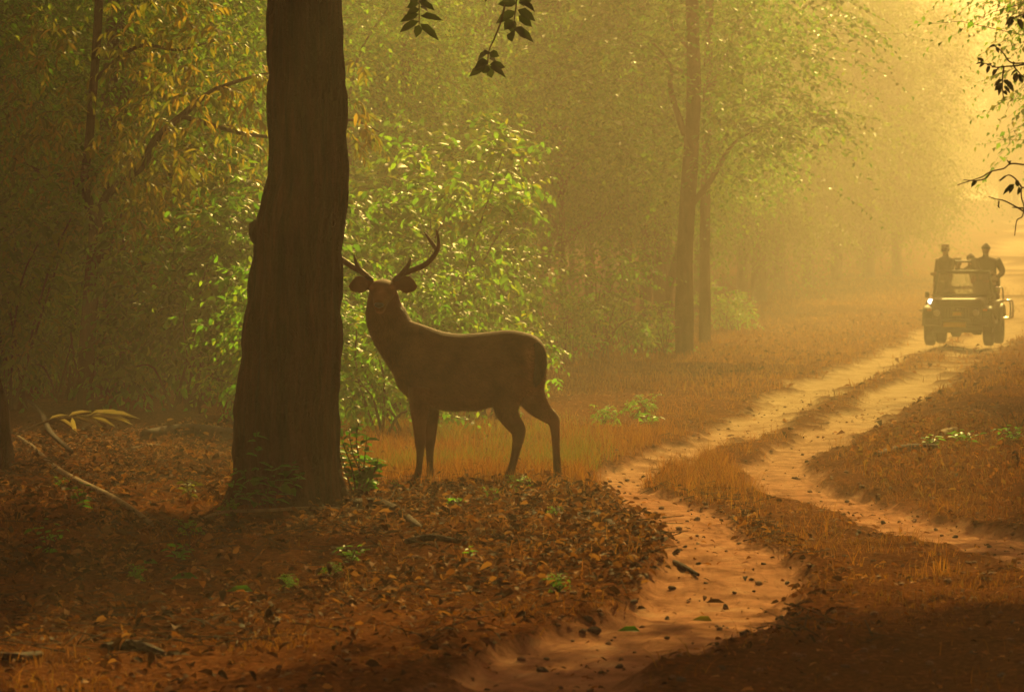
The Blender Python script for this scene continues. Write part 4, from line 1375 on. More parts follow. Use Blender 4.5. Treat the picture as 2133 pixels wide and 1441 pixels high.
for s in (-1, 1):
    h = MB()
    h.loft([(s * 0.43, 0.075, 0.735), (s * 0.43, 0.030, 0.735), (s * 0.43, 0.014, 0.735)], [0.088, 0.088, 0.082], ref=(0, 0, 1), seg=20)
    ho = h.build('headlight', M['chrome'], jeep)
    l = MB()
    l.loft([(s * 0.43, 0.016, 0.735), (s * 0.43, 0.004, 0.735), (s * 0.43, -0.006, 0.735)], [0.074, 0.064, 0.03], ref=(0, 0, 1), seg=20)
    l.build('lens', M['lens'], ho)
    rounded_box('indicator', (0.10, 0.03, 0.05), (s * 0.62, 0.135, 0.80), M['amber'], jeep, 0.012)
    # fender: flat top that turns down in front and behind the wheel
    f = MB()
    arc = [(s * 0.655, 0.12, 0.44), (s * 0.655, 0.13, 0.66), (s * 0.655, 0.20, 0.80), (s * 0.655, 0.45, 0.875), (s * 0.655, 0.85, 0.875), (s * 0.655, 1.10, 0.79), (s * 0.655, 1.22, 0.58)]
    f.loft(arc, [0.022] * 7, [0.122] * 7, ref=(1, 0, 0), seg=12, sub=5)
    f.build('fender', P_, jeep)
    f = MB()
    arc = [(s * 0.70, 2.35, 0.55), (s * 0.70, 2.50, 0.80), (s * 0.70, 2.85, 0.90), (s * 0.70, 3.20, 0.80), (s * 0.70, 3.34, 0.55)]
    f.loft(arc, [0.020] * 5, [0.085] * 5, ref=(1, 0, 0), seg=12, sub=5)
    f.build('rear_fender', P_, jeep)
    # lamp bracket and bumper horn
    for y_, nm_ in ((0.66, 'wheel'), (2.86, 'wheel')):
        w = bpy.data.objects.new('wheel', None)
        COL.objects.link(w)
        w.parent = jeep
        w.location = (s * 0.655, y_, 0.345)
        a_ = np.linspace(0, 2 * np.pi, 48, endpoint=False)
        prof = [(-0.105, 0.21), (-0.112, 0.29), (-0.095, 0.335), (-0.05, 0.349), (0.05, 0.349), (0.095, 0.335), (0.112, 0.29), (0.105, 0.21)]
        R = np.array([[(x, r * math.cos(t), r * math.sin(t)) for x, r in prof] for t in a_])
        lug = (np.arange(48) % 2)[:, None] * 0.010 * np.array([0, 0, 1, 1, 1, 1, 0, 0])
        R[..., 1] -= lug * np.cos(a_)[:, None]
        R[..., 2] -= lug * np.sin(a_)[:, None]
        m = MB()
        m.raw(R.reshape(-1, 3), q=np.array([[i * 8 + j, ((i + 1) % 48) * 8 + j, ((i + 1) % 48) * 8 + (j + 1) % 8, i * 8 + (j + 1) % 8] for i in range(48) for j in range(8)]))
        m.build('tyre', M['rubber'], w)
        m = MB()
        m.loft([(s * -0.06, 0, 0), (s * 0.04, 0, 0), (s * 0.06, 0, 0), (s * 0.085, 0, 0)], [0.212, 0.212, 0.15, 0.06], ref=(0, 0, 1), seg=24)
        m.build('rim', M['steel'], w)
m = MB()
m.loft([(-0.66, 0.66, 0.345), (-0.2, 0.66, 0.335), (-0.14, 0.66, 0.30), (-0.02, 0.66, 0.30), (0.05, 0.66, 0.34), (0.66, 0.66, 0.345)], [0.05, 0.055, 0.11, 0.11, 0.055, 0.05], ref=(0, 0, 1), seg=12)
m.build('front_axle', M['black'], jeep)
m = MB()
m.loft([(-0.66, 2.86, 0.345), (0.0, 2.86, 0.33), (0.1, 2.86, 0.31), (0.24, 2.86, 0.31), (0.3, 2.86, 0.34), (0.66, 2.86, 0.345)], [0.05, 0.055, 0.12, 0.12, 0.055, 0.05], ref=(0, 0, 1), seg=12)
m.build('rear_axle', M['black'], jeep)
rounded_box('bumper', (1.42, 0.10, 0.15), (0, -0.03, 0.53), M['black'], jeep, 0.03)
rounded_box('apron', (1.16, 0.05, 0.22), (0, 0.10, 0.44), M['black'], jeep, 0.02)
for s in (-1, 1):
    rounded_box('bumper_horn', (0.07, 0.06, 0.20), (s * 0.36, -0.10, 0.55), M['black'], jeep, 0.02)
rounded_box('number_plate', (0.50, 0.014, 0.115), (-0.03, -0.092, 0.475), M['plate'], jeep, 0.005, seg=1)
# dome added on the left bonnet corner, its glow imitating a bright glint
m = MB()
m.loft([(-0.60, 0.24, 0.86), (-0.60, 0.24, 0.95)], [0.014, 0.014], seg=8)
m.loft([(-0.60, 0.34, 0.99), (-0.60, 0.30, 0.99), (-0.60, 0.24, 0.99), (-0.60, 0.19, 0.99)], [0.012, 0.045, 0.064, 0.066], ref=(0, 0, 1), seg=18, sub=3)
sp = m.build('glint_lamp', M['chrome'], jeep)
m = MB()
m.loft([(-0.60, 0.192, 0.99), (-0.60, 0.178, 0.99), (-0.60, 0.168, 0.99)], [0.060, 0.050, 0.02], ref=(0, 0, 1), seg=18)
m.build('lens', M['glint_lens'], sp)
# bracket sticking out from the left front wing
m = MB()
m.loft([(-0.70, 0.30, 0.80), (-0.78, 0.26, 0.79), (-0.86, 0.24, 0.785)], [0.02, 0.016, 0.014], ref=(0, 0, 1), seg=8)
m.build('wing_bracket', M['black'], jeep)
# windscreen, leaning back
WB, WT, YB, YT = 1.105, 1.635, 1.34, 1.50
wf = MB()
corn = [(-0.655, YB, WB), (-0.575, YT, WT), (0.575, YT, WT), (0.655, YB, WB)]
wf.loft([corn[0], corn[1]], [0.036, 0.032], [0.03, 0.03], seg=8)
wf.loft([corn[3], corn[2]], [0.036, 0.032], [0.03, 0.03], seg=8)
wf.loft([(-0.60, YT, WT), (0.60, YT, WT)], [0.040, 0.040], [0.03, 0.03], seg=8)
wf.loft([(-0.68, YB, WB), (0.68, YB, WB)], [0.045, 0.045], [0.04, 0.04], seg=8)
wf.build('windscreen_frame', P_, jeep)
wg = MB()
wg.raw([(-0.62, YB + 0.012, WB + 0.03), (0.62, YB + 0.012, WB + 0.03), (0.55, YT - 0.004, WT - 0.03), (-0.55, YT - 0.004, WT - 0.03),
        (-0.62, YB + 0.018, WB + 0.03), (0.62, YB + 0.018, WB + 0.03), (0.55, YT + 0.002, WT - 0.03), (-0.55, YT + 0.002, WT - 0.03)], q=[[0, 1, 2, 3], [7, 6, 5, 4], [0, 4, 5, 1], [1, 5, 6, 2], [2, 6, 7, 3], [3, 7, 4, 0]])
wg.build('windscreen', M['glass'], jeep, smooth_=False)
for x0 in (-0.25, 0.22):
    m = MB()
    m.loft([(x0, YB - 0.03, WB + 0.05), (x0 - 0.12, YB - 0.005, WB + 0.10), (x0 - 0.34, YB - 0.005, WB + 0.09)], [0.008] * 3, seg=6)
    m.build('wiper', M['black'], jeep)
rounded_box('dashboard', (1.2, 0.25, 0.16), (0, 1.55, 1.03), M['black'], jeep, 0.03)
m = MB()
t_ = np.linspace(0, 2 * np.pi, 25)
m.loft(np.stack([-0.30 + 0.19 * np.cos(t_), 1.80 + 0.05 * np.sin(t_), 1.13 + 0.18 * np.sin(t_)], 1), [0.014] * 25, ref=(0, 1, 0), seg=8)
m.build('steering_wheel', M['black'], jeep)
m = MB()
m.loft([(-0.66, 1.30, 1.10), (-0.76, 1.26, 1.12)], [0.012, 0.012], seg=6)
mo = m.build('mirror', M['black'], jeep)
rounded_box('mirror_housing', (0.095, 0.05, 0.14), (-0.795, 1.25, 1.125), M['black'], mo, 0.02)
m = MB()
m.loft([(0.66, 1.30, 1.10), (0.75, 1.27, 1.20)], [0.012, 0.012], seg=6)
mo = m.build('mirror', M['black'], jeep)
rounded_box('mirror_housing', (0.095, 0.05, 0.13), (0.78, 1.26, 1.24), M['chrome'], mo, 0.02)
for x0 in (-0.32, 0.32):
    st = rounded_box('front_seat', (0.50, 0.48, 0.16), (x0, 2.02, 0.80), M['seat'], jeep, 0.05)
    rounded_box('seat_back', (0.48, 0.12, 0.52), (0, 0.26, 0.30), M['seat'], st, 0.05, (math.radians(-10), 0, 0))
for y_, z_ in ((2.75, 0.98), (3.55, 1.06)):
    st = rounded_box('bench', (1.20, 0.42, 0.14), (0, y_, z_), M['seat'], jeep, 0.05)
    rounded_box('bench_back', (1.20, 0.10, 0.42), (0, 0.24, 0.26), M['seat'], st, 0.04, (math.radians(-8), 0, 0))
# side rails, roll bar, steps
for s in (-1, 1):
    m = MB()
    m.loft(spline([(s * 0.68, 1.62, 0.97), (s * 0.69, 1.75, 1.22), (s * 0.69, 2.4, 1.26), (s * 0.69, 3.4, 1.26), (s * 0.69, 3.62, 1.0)], 5), [0.018] * 21, seg=8)
    m.build('side_rail', M['black'], jeep)
    m = MB()
    m.loft(spline([(s * 0.72, 2.45, 0.60), (s * 0.93, 2.47, 0.58), (s * 0.965, 2.5, 0.70), (s * 0.955, 2.52, 0.92), (s * 0.90, 2.54, 0.985), (s * 0.72, 2.56, 0.97)], 6), [0.022] * 31, seg=8)
    m.loft(spline([(s * 0.72, 3.10, 0.60), (s * 0.93, 3.10, 0.58), (s * 0.965, 3.10, 0.70), (s * 0.955, 3.10, 0.92), (s * 0.90, 3.08, 0.985), (s * 0.72, 3.06, 0.97)], 6), [0.022] * 31, seg=8)
    m.loft([(s * 0.955, 2.5, 0.70), (s * 0.955, 3.1, 0.70)], [0.018] * 2, seg=8)
    m.build('step_bar', M['chrome'] if s > 0 else M['black'], jeep)
m = MB()
m.loft(spline([(-0.64, 2.42, 0.95), (-0.63, 2.42, 1.55), (-0.58, 2.42, 1.83), (-0.48, 2.42, 1.865), (0.48, 2.42, 1.865), (0.58, 2.42, 1.83), (0.63, 2.42, 1.55), (0.64, 2.42, 0.95)], 6), [0.026] * 43, seg=10)
m.build('roll_bar', M['black'], jeep)

# ---------------------------------------------------------------- people
def cloth(name, col):
    return plain(name, col, 0.85, spec=0.2, vary=0.25, scale=7)
M['skin'] = plain('brown_skin', (0.20, 0.10, 0.06), 0.55)
M['hair'] = plain('black_hair', (0.012, 0.010, 0.009), 0.5)
def person(label, loc, rz, pose, shirt, trousers, hat=None, hat_mat=None, head_turn=0.0, group=None, bulk=1.0):
    """pose: joints in metres above the feet, x right in the picture, -y towards the viewer"""
    t = thing('person', label, 'person', loc, rz, group)
    t.parent = None
    b = MB()
    J = {k: np.array(v, float) for k, v in pose.items()}
    def chain(names, radii, flatr=None, seg=12):
        b.loft([J[n] if isinstance(n, str) else n for n in names], radii, flatr, (0, 1, 0), seg, 4)
    bw = np.array([bulk] * 4 + [1])
    chain(['hip', 'waist', 'chest', 'shoulder', 'neck0'], np.array([0.165, 0.160, 0.190, 0.17, 0.075]) * bw, [0.12, 0.115, 0.13, 0.11, 0.07], 18)
    chain(['neck0', 'neck1'], [0.068, 0.062], None, 12)
    for s in ('l', 'r'):
        chain([s + 'sh', s + 'el', s + 'wr'], [0.072 * bulk, 0.056 * bulk, 0.038], None)
        chain([s + 'hp', s + 'kn', s + 'an'], [0.098, 0.070, 0.048], None)
        b.loft([J[s + 'an'] + [0, 0.04, -0.03], J[s + 'an'] + [0, -0.06, -0.05], J[s + 'an'] + [0, -0.17, -0.065]], [0.045, 0.048, 0.035], [0.05, 0.035, 0.022], (0, 0, 1), 10, 3)
        # hand: palm, four unequal fingers, thumb
        w, e = J[s + 'wr'], J[s + 'el']
        d = unit(w - e)
        sd = unit(np.cross(d, [0, 1, 0.2]))
        dn = np.cross(sd, d)
        b.loft([w, w + d * 0.05, w + d * 0.09], [0.030, 0.040, 0.038], [0.020, 0.018, 0.015], dn, 10, 3)
        for k, ln in enumerate((0.062, 0.075, 0.070, 0.052)):
            f0 = w + d * 0.088 + sd * (k - 1.5) * 0.020
            b.loft([f0, f0 + d * ln * 0.55 + dn * 0.008, f0 + d * ln * 0.85 + dn * 0.030], [0.009, 0.0085, 0.007], None, dn, 6, 2)
        b.loft([w + d * 0.03 + sd * 0.03, w + d * 0.06 + sd * 0.058, w + d * 0.095 + sd * 0.060 + dn * 0.012], [0.012, 0.011, 0.008], None, dn, 6, 2)
    # head with brow, nose, chin, ears
    hc = J['head']
    c, s_ = math.cos(head_turn), math.sin(head_turn)
    def hp(x, y, z):
        return hc + np.array([x * c - y * s_, x * s_ + y * c, z])
    b.loft([hp(0, -0.015, -0.115), hp(0, -0.015, -0.09), hp(0, -0.008, -0.05), hp(0, 0, 0), hp(0, 0.005, 0.05), hp(0, 0.008, 0.095), hp(0, 0.008, 0.12)],
           [0.034, 0.060, 0.075, 0.085, 0.085, 0.064, 0.024], [0.045, 0.072, 0.085, 0.096, 0.094, 0.070, 0.02], (s_ * -1, c, 0), 16, 3)
    b.loft([hp(0, -0.085, 0.015), hp(0, -0.112, -0.025), hp(0, -0.088, -0.04)], [0.011, 0.017, 0.014], None, (1, 0, 0), 8, 2)
    for sg in (-1, 1):
        b.loft([hp(sg * 0.078, 0.01, 0.022), hp(sg * 0.094, 0.018, 0.0), hp(sg * 0.078, 0.012, -0.028)], [0.008, 0.014, 0.008], [0.014, 0.02, 0.012], (0, 1, 0), 8, 2)
    me = fused(b, 'body', 0.0095, 2, 0.4)
    for k in ('skin',):
        me.materials.append(M[k])
    me.materials.append(shirt)
    me.materials.append(trousers)
    me.materials.append(M['black'])
    n = len(me.polygons)
    cen = np.zeros(n * 3)
    me.polygons.foreach_get('center', cen)
    cen = cen.reshape(-1, 3)
    idx_ = np.ones(n, np.int32)
    # trousers: nearest to the leg chains; skin: head, neck and hands
    def dist(a_, b_):
        ab = b_ - a_
        tt = np.clip(((cen - a_) @ ab) / (ab @ ab), 0, 1)
        return np.linalg.norm(cen - (a_ + tt[:, None] * ab), axis=1)
    legs = np.min([np.minimum(dist(J[s + 'hp'], J[s + 'kn']), dist(J[s + 'kn'], J[s + 'an'])) for s in 'lr'], 0)
    trunk_ = np.min([dist(J['hip'], J['waist']) + 0.02, dist(J['waist'], J['shoulder'])] + [np.minimum(dist(J[s + 'sh'], J[s + 'el']), dist(J[s + 'el'], J[s + 'wr'])) for s in 'lr'], 0)
    idx_[legs < trunk_] = 2
    feet = np.min([np.linalg.norm(cen - (J[s + 'an'] + [0, -0.06, -0.05]), axis=1) for s in 'lr'], 0)
    idx_[feet < 0.115] = 3
    idx_[np.linalg.norm(cen - J['head'], axis=1) < 0.135] = 0
    for s in 'lr':
        d = unit(J[s + 'wr'] - J[s + 'el'])
        idx_[((cen - J[s + 'wr']) @ d > 0.0) & (np.linalg.norm(cen - J[s + 'wr'] - d * 0.09, axis=1) < 0.11)] = 0
    me.polygons.foreach_set('material_index', idx_)
    link('body', me, None, t)
    for sg in (-1, 1):
        m = MB()
        ev_, ef_ = lump(2, 1)
        m.raw(unit(ev_) * 0.011 + hp(sg * 0.030, -0.082, 0.022), t=ef_)
        m.build('eye', M['hair'], t)
    def cap_shell(top, r, y0=0.0, lo=0.02):
        m = MB()
        m.loft([hp(0, y0, lo), hp(0, y0, lo + 0.04), hp(0, y0 + 0.002, lo + 0.075), hp(0, y0 + 0.004, top)], [r, r * 1.0, r * 0.78, r * 0.2], [r * 1.22, r * 1.22, r * 0.98, r * 0.25], (s_ * -1, c, 0), 18, 4)
        return m
    if hat == 'cap':
        m = cap_shell(0.138, 0.094, 0.004, 0.035)
        m.loft([hp(0, -0.07, 0.052), hp(0, -0.12, 0.046), hp(0, -0.165, 0.030)], [0.068, 0.066, 0.040], [0.010, 0.007, 0.005], (0, 0, 1), 12, 3)
        m.build('cap', hat_mat, t)
        h = cap_shell(0.06, 0.089, 0.016, -0.045)
        h.build('hair', M['hair'], t)
    elif hat == 'beanie':
        cap_shell(0.142, 0.096, 0.006, 0.01).build('cap', hat_mat, t)
    else:
        cap_shell(0.136, 0.094, 0.014, 0.012).build('hair', M['hair'], t)
    return t

def standing(lean=0.0, larm='rail', rarm='rail', wide=1.0):
    L = lean
    p = dict(hip=(0, 0, 0.90), waist=(L * 0.3, 0, 1.05), chest=(L * 0.7, 0, 1.25), shoulder=(L, 0, 1.38), neck0=(L, 0.005, 1.44), neck1=(L, -0.01, 1.52), head=(L, -0.02, 1.60),
             lsh=(L - 0.18 * wide, 0, 1.37), rsh=(L + 0.18 * wide, 0, 1.37), lhp=(-0.10, 0, 0.86), rhp=(0.10, 0, 0.86), lkn=(-0.11, -0.02, 0.48), rkn=(0.11, -0.02, 0.48), lan=(-0.11, 0.02, 0.08), ran=(0.11, 0.02, 0.08))
    arms = {'rail': ((-0.27, -0.10, 1.10), (-0.18, -0.34, 0.98)), 'down': ((-0.25, 0.02, 1.10), (-0.24, -0.06, 0.86)), 'hip': ((-0.37, 0.05, 1.10), (-0.23, -0.04, 0.96)), 'fore': ((-0.22, -0.14, 1.12), (0.02, -0.30, 1.06))}
    for s, sg, k in (('l', 1, larm), ('r', -1, rarm)):
        (ex, ey, ez), (wx, wy, wz) = arms[k]
        p[s + 'el'], p[s + 'wr'] = (sg * ex + L * 0.6, ey, ez), (sg * wx + L * 0.4, wy, wz)
    return p
def seated():
    return dict(hip=(0, 0, 0.12), waist=(0, 0.02, 0.26), chest=(0, 0.02, 0.44), shoulder=(0, 0.01, 0.57), neck0=(0, 0.01, 0.63), neck1=(0, -0.005, 0.71), head=(0, -0.02, 0.79),
                lsh=(-0.18, 0.01, 0.56), rsh=(0.18, 0.01, 0.56), lel=(-0.25, -0.06, 0.33), rel=(0.25, -0.06, 0.33), lwr=(-0.14, -0.26, 0.24), rwr=(0.14, -0.26, 0.24),
                lhp=(-0.10, -0.02, 0.10), rhp=(0.10, -0.02, 0.10), lkn=(-0.12, -0.38, 0.13), rkn=(0.12, -0.38, 0.13), lan=(-0.12, -0.36, -0.26), ran=(0.12, -0.36, -0.26))
JM = Matrix.Translation((JG.x, JG.y, JZ)) @ Matrix.Rotation(-math.radians(12.5), 4, 'Z')
def inj(x, y, z):
    return JM @ Vector((x, y, z))
JR = -math.radians(12.5)
khaki, navy, grey, red, tan_ = cloth('khaki_shirt', (0.10, 0.075, 0.04)), cloth('dark_jacket', (0.028, 0.024, 0.024)), cloth('grey_shirt', (0.10, 0.09, 0.08)), cloth('red_cloth', (0.42, 0.03, 0.03)), cloth('pale_cap_cloth', (0.38, 0.30, 0.20))
dark_t = cloth('dark_trousers', (0.035, 0.03, 0.026))
PG = 'people riding in the safari car'
person('person in a pale cap standing at the left side of the open car', inj(-0.50, 2.12, 0.545), JR - 0.5, standing(0.03, 'down', 'fore'), khaki, dark_t, 'cap', tan_, 0.95, PG, 1.1)
person('broad person in a dark jacket standing at the right, elbow out', inj(0.47, 2.14, 0.545), JR + 0.25, standing(-0.04, 'fore', 'hip', 1.35), navy, dark_t, 'beanie', M['black'], -0.7, PG, 1.3)
person('seated person in a pale hat, left of the two heads above the windscreen', inj(-0.27, 2.78, 1.05), JR, seated(), grey, dark_t, 'cap', tan_, 0.2, PG)
person('seated bareheaded person with black hair, right of the two heads above the windscreen', inj(-0.06, 3.58, 1.13), JR, seated(), khaki, dark_t, None, None, -0.2, PG)
person('seated person in red beside the right standing person', inj(0.32, 2.78, 0.97), JR, seated(), red, dark_t, 'beanie', red, 0.1, PG)
person('driver seen dimly through the left half of the windscreen', inj(-0.32, 2.06, 0.80), JR, seated(), khaki, dark_t, None, None, 0.0, PG)
person('passenger seen dimly through the right half of the windscreen', inj(0.30, 2.06, 0.80), JR, seated(), grey, dark_t, 'cap', M['black'], 0.0, PG)
# ================================================================ SMALLER THINGS
_lv, _lf = leaf_arrays(np.zeros((1, 3)), np.array([[0, 1.0, 0]]), np.array([[0, 0, 1.0]]), np.array([1.0]), np.array([1.0]), fine=True, droop=0.16, fold=0.22)
LEAFME = {}
def leaf_me(mat):
    if mat not in LEAFME:
        me = np_mesh('leaf', _lv, _lf)
        me.materials.append(M[mat])
        LEAFME[mat] = me
    return LEAFME[mat]
def add_leaf(parent, p, d, n, L, W, mat, name='leaf'):
    o = bpy.data.objects.new(name, leaf_me(mat))
    COL.objects.link(o)
    o.parent = parent
    d = Vector(d).normalized()
    s = d.cross(Vector(n)).normalized()
    n = s.cross(d)
    o.matrix_basis = Matrix(((s.x * W, d.x * L, n.x * L, p[0]), (s.y * W, d.y * L, n.y * L, p[1]), (s.z * W, d.z * L, n.z * L, p[2]), (0, 0, 0, 1)))
    return o
rl_ = np.random.default_rng(404)

# ---- the forked tree at the left and its drooping olive leaves
FT = ground(177, 852)
fy = FT.y
def rel(x, y, dy=0.0, o=None):
    o = FT if o is None else o
    p = at(x, y, o.y + dy)
    return np.array([p.x - o.x, dy, p.z - o.z])
pm = fy / F
ft = thing('forked_tree', 'slender forked tree with drooping olive leaves, left of the big trunk', 'tree', FT)
link('trunk', trunk_mesh([rel(176, 875), rel(177, 850), rel(180, 760), rel(186, 650), rel(193, 560), rel(200, 480), rel(198, 452)], np.array([24, 19, 17, 16.5, 15.5, 15, 15]) * pm, 5, 14, 8, 0.05), M['bark'], ft)
link('limb', trunk_mesh([rel(196, 470), rel(183, 415), rel(176, 370), rel(186, 285, 0.1), rel(197, 150, 0.2), rel(206, 0, 0.2), rel(212, -180, 0.2)], np.array([11, 10, 9, 9, 9, 9, 6]) * pm, 6, 12, 6, 0.05), M['bark'], ft)
link('limb', trunk_mesh([rel(203, 462), rel(222, 408), rel(262, 372), rel(300, 340), rel(325, 290), rel(380, 240), rel(440, 192), rel(510, 165), rel(570, 150)], np.array([11, 9.5, 9, 9, 8.5, 7, 5.5, 3.5, 2]) * pm, 7, 12, 6, 0.05), M['bark'], ft)
link('limb', trunk_mesh([rel(378, 242), rel(450, 264), rel(520, 281), rel(620, 285, 0.3), rel(720, 250, 0.4), rel(790, 275, 0.4)], np.array([5.5, 4.5, 4, 3.5, 3, 1.5]) * pm, 8, 10, 6, 0.05), M['bark'], ft)
link('limb', trunk_mesh([rel(195, 170, 0.2), rel(250, 120), rel(300, 95), rel(370, 105), rel(430, 90)], np.array([5, 4.5, 4, 3, 1.5]) * pm, 9, 10, 6, 0.05), M['bark'], ft)
link('limb', trunk_mesh([rel(180, 400), rel(140, 370, 0.2), rel(90, 360, 0.3), rel(30, 330, 0.3)], np.array([7, 5, 4, 2]) * pm, 10, 10, 6, 0.05), M['bark'], ft)
cp = []
for x, y, r in [(250, 105, 42), (310, 80, 45), (380, 95, 50), (440, 85, 45), (280, 170, 45), (340, 170, 50), (410, 160, 50), (470, 170, 45), (525, 160, 40), (255, 250, 40), (330, 245, 45), (400, 245, 45),
                (460, 265, 45), (520, 285, 42), (300, 320, 45), (370, 335, 50), (430, 340, 40), (280, 390, 45), (340, 420, 48), (400, 450, 40), (250, 330, 38), (150, 345, 45), (90, 350, 45), (40, 320, 50),
                (110, 270, 50), (60, 230, 50), (150, 215, 40), (30, 150, 50), (100, 150, 48), (140, 90, 45), (60, 70, 50), (240, 30, 45), (330, 20, 45), (420, 25, 40), (300, 470, 40), (240, 450, 35),
                (735, 235, 26), (770, 262, 28), (745, 285, 24), (735, 118, 22), (755, 150, 20), (560, 200, 35), (550, 250, 35)]:
    for _ in range(3):
        cp.append(np.append(rel(x + rl_.normal() * 14, y + rl_.normal() * 14, rl_.normal() * 0.4), r * pm * 0.95))
cp = np.array(cp)
V, f, TV, tf = shoots(cp[:, :3], cp[:, 3], 3400, 0.17, 0.048, 406, 8, 0.3, True, 0.6, 1.5)
o = link('crown', np_mesh('crown', V, f), M['leaf_o'], ft)
o['kind'] = 'stuff'
o = link('twigs', np_mesh('twigs', TV, tf), M['twig'], ft)
o['kind'] = 'stuff'

def sapling(label, pts, r0, leaves, mat, L, W, seed, name='sapling', bk='bark2'):
    g = ground(*pts[0])
    t = thing(name, label, 'sapling', g)
    P = [rel(x, y, 0, g) for x, y in pts]
    P = [P[0] - np.array([0, 0, 0.1])] + P
    k = g.y / F
    link('stem', trunk_mesh(P, np.linspace(r0, r0 * 0.35, len(P)) * k, seed, 10, 6, 0.05), M[bk], t)
    if leaves:
        c = np.array([rel(x, y, rl_.normal() * 0.2, g) for x, y, r in leaves])
        V, f = clump_leaves(c, np.array([r for _, _, r in leaves]) * k, 55 * len(leaves), L, W, seed, droop=0.3, flat_=0.8, fine=True, updir=-0.4)
        o = link('foliage', np_mesh('foliage', V, f), M[mat], t)
        o['kind'] = 'stuff'
    return t
sapling('thin upright dark sapling near the left edge, left of the forked tree', [(100, 800), (97, 720), (93, 640), (90, 560), (84, 480), (88, 400)], 9,
        [(60, 700, 30), (130, 740, 30), (80, 770, 30), (40, 760, 35), (120, 690, 25), (100, 520, 35), (70, 460, 40), (110, 440, 35)], 'leaf_b', 0.15, 0.075, 71)
sapling('thin slanting stem crossing between the upright sapling and the forked tree', [(103, 775), (125, 710), (150, 650), (172, 598), (190, 560)], 6, [(140, 790, 25), (155, 745, 22), (125, 820, 25)], 'leaf_b', 0.15, 0.08, 72)
sapling('leafless thin twig hanging straight among leaves right of the forked tree', [(345, 840), (342, 740), (340, 640), (345, 560), (352, 500)], 3.5, [(330, 700, 30), (360, 620, 30), (320, 780, 30)], 'leaf_d', 0.12, 0.05, 73)
sapling('crooked thin trunk behind the deer, right of its antlers', [(1030, 660), (1020, 600), (1012, 540), (1022, 480), (1040, 420)], 9, [], 'leaf_b', 0.1, 0.05, 74)

def bent_tree(label, pts, r0, seed):
    g = ground(*pts[0])
    t = thing('bent_tree', label, 'tree', g, group='bent trunks in the haze')
    P = [rel(x, y, 0, g) for x, y in pts]
    P = [P[0] - np.array([0, 0, 0.2])] + P
    link('trunk', trunk_mesh(P, np.linspace(r0, r0 * 0.4, len(P)) * g.y / F, seed, 12, 7, 0.06), M['bark2'], t)
    c = np.array([rel(x + dx, y + dy, rl_.normal() * 0.8, g) for x, y in pts[-2:] for dx, dy in ((0, -30), (40, -10), (-35, -45), (25, 30), (60, -50))])
    V, f, TV, tf = shoots(c, np.full(len(c), 0.7), 2600, 0.11, 0.06, seed, 12, 0.2, False, 0.3, 1.2)
    o = link('crown', np_mesh('crown', V, f), M['leaf_b'], t)
    o['kind'] = 'stuff'
bent_tree('hazy trunk that bends into a thick arched limb above the antlers of the deer', [(1012, 738), (995, 600), (985, 460), (1003, 365), (1050, 300), (1110, 270), (1195, 262)], 20, 91)
bent_tree('hazy trunk leaning strongly to the right above the rump of the deer', [(1108, 712), (1116, 610), (1148, 540), (1198, 482), (1248, 450), (1310, 425)], 15, 92)

# ---- stump at the left edge
sg = ground(-12, 985)
st = thing('tree_stump', 'black broken tree stump cut by the left edge of the picture', 'stump', sg)
k = sg.y / F
zz_ = np.linspace(-0.2, 190 * k, 26)
a_ = np.linspace(0, 2 * np.pi, 40, endpoint=False)
R = (np.interp(zz_, [-0.2, 0, 0.3, 0.62, 190 * k], [52, 46, 38, 30, 12]) * k)[:, None] * (1 + 0.12 * noise3(np.cos(a_)[None] * 2.5, np.sin(a_)[None] * 2.5, zz_[:, None] * 5, 81))
m = MB()
m.grid_shell(np.stack([R * np.cos(a_), R * np.sin(a_), zz_[:, None] + 0.05 * noise3(np.cos(a_)[None] * 3, np.sin(a_)[None] * 3, 0, 82) * (zz_[:, None] > 0.5)], -1))
m.build('trunk', M['bark'], st)

# ---- plants whose single leaves show
def plant(label, base, stems, mat, L, W, seed, name='leafy_plant', per=9, r0=0.008, cat='plant'):
    """stems: lists of photo pixels from the base up"""
    r = np.random.default_rng(seed)
    g = ground(*base)
    t = thing(name, label, cat, g)
    for S_ in stems:
        P = np.array([rel(x, y, 0, g) for x, y in S_])
        P[:, 1] = np.linspace(0, r.normal() * 0.12, len(P))
        A = spline(P, 5)
        m = MB()
        m.loft(A, np.linspace(r0, r0 * 0.35, len(A)), seg=6)
        m.build('stem', M['twig'], t)
        for q in range(per):
            u = 0.25 + 0.75 * (q + r.random() * 0.6) / per
            i = min(int(u * (len(A) - 1)), len(A) - 2)
            p = A[i]
            az = q * 2.4 + r.random()
            d = np.array([math.cos(az), math.sin(az), r.uniform(-0.35, 0.5)])
            l = L * r.uniform(0.65, 1.25) * (1.1 - 0.35 * u)
            add_leaf(t, p, d, (r.normal() * 0.3, r.normal() * 0.3, 1), l, W / L * l, mat)
    return t
plant('small green bush lit from behind, growing at the right foot of the big trunk', (742, 1038),
      [[(742, 1040), (735, 980), (715, 920), (705, 868)], [(745, 1040), (748, 970), (742, 910), (750, 870)], [(745, 1038), (755, 990), (762, 940), (765, 905)], [(748, 1036), (770, 1000), (785, 970), (788, 950)], [(740, 1040), (722, 990), (712, 955), (705, 930)], [(744, 1040), (750, 985), (735, 940), (728, 890)], [(744, 1040), (758, 1010), (770, 985), (776, 955)]], 'leaf_d', 0.115, 0.068, 501, per=21)
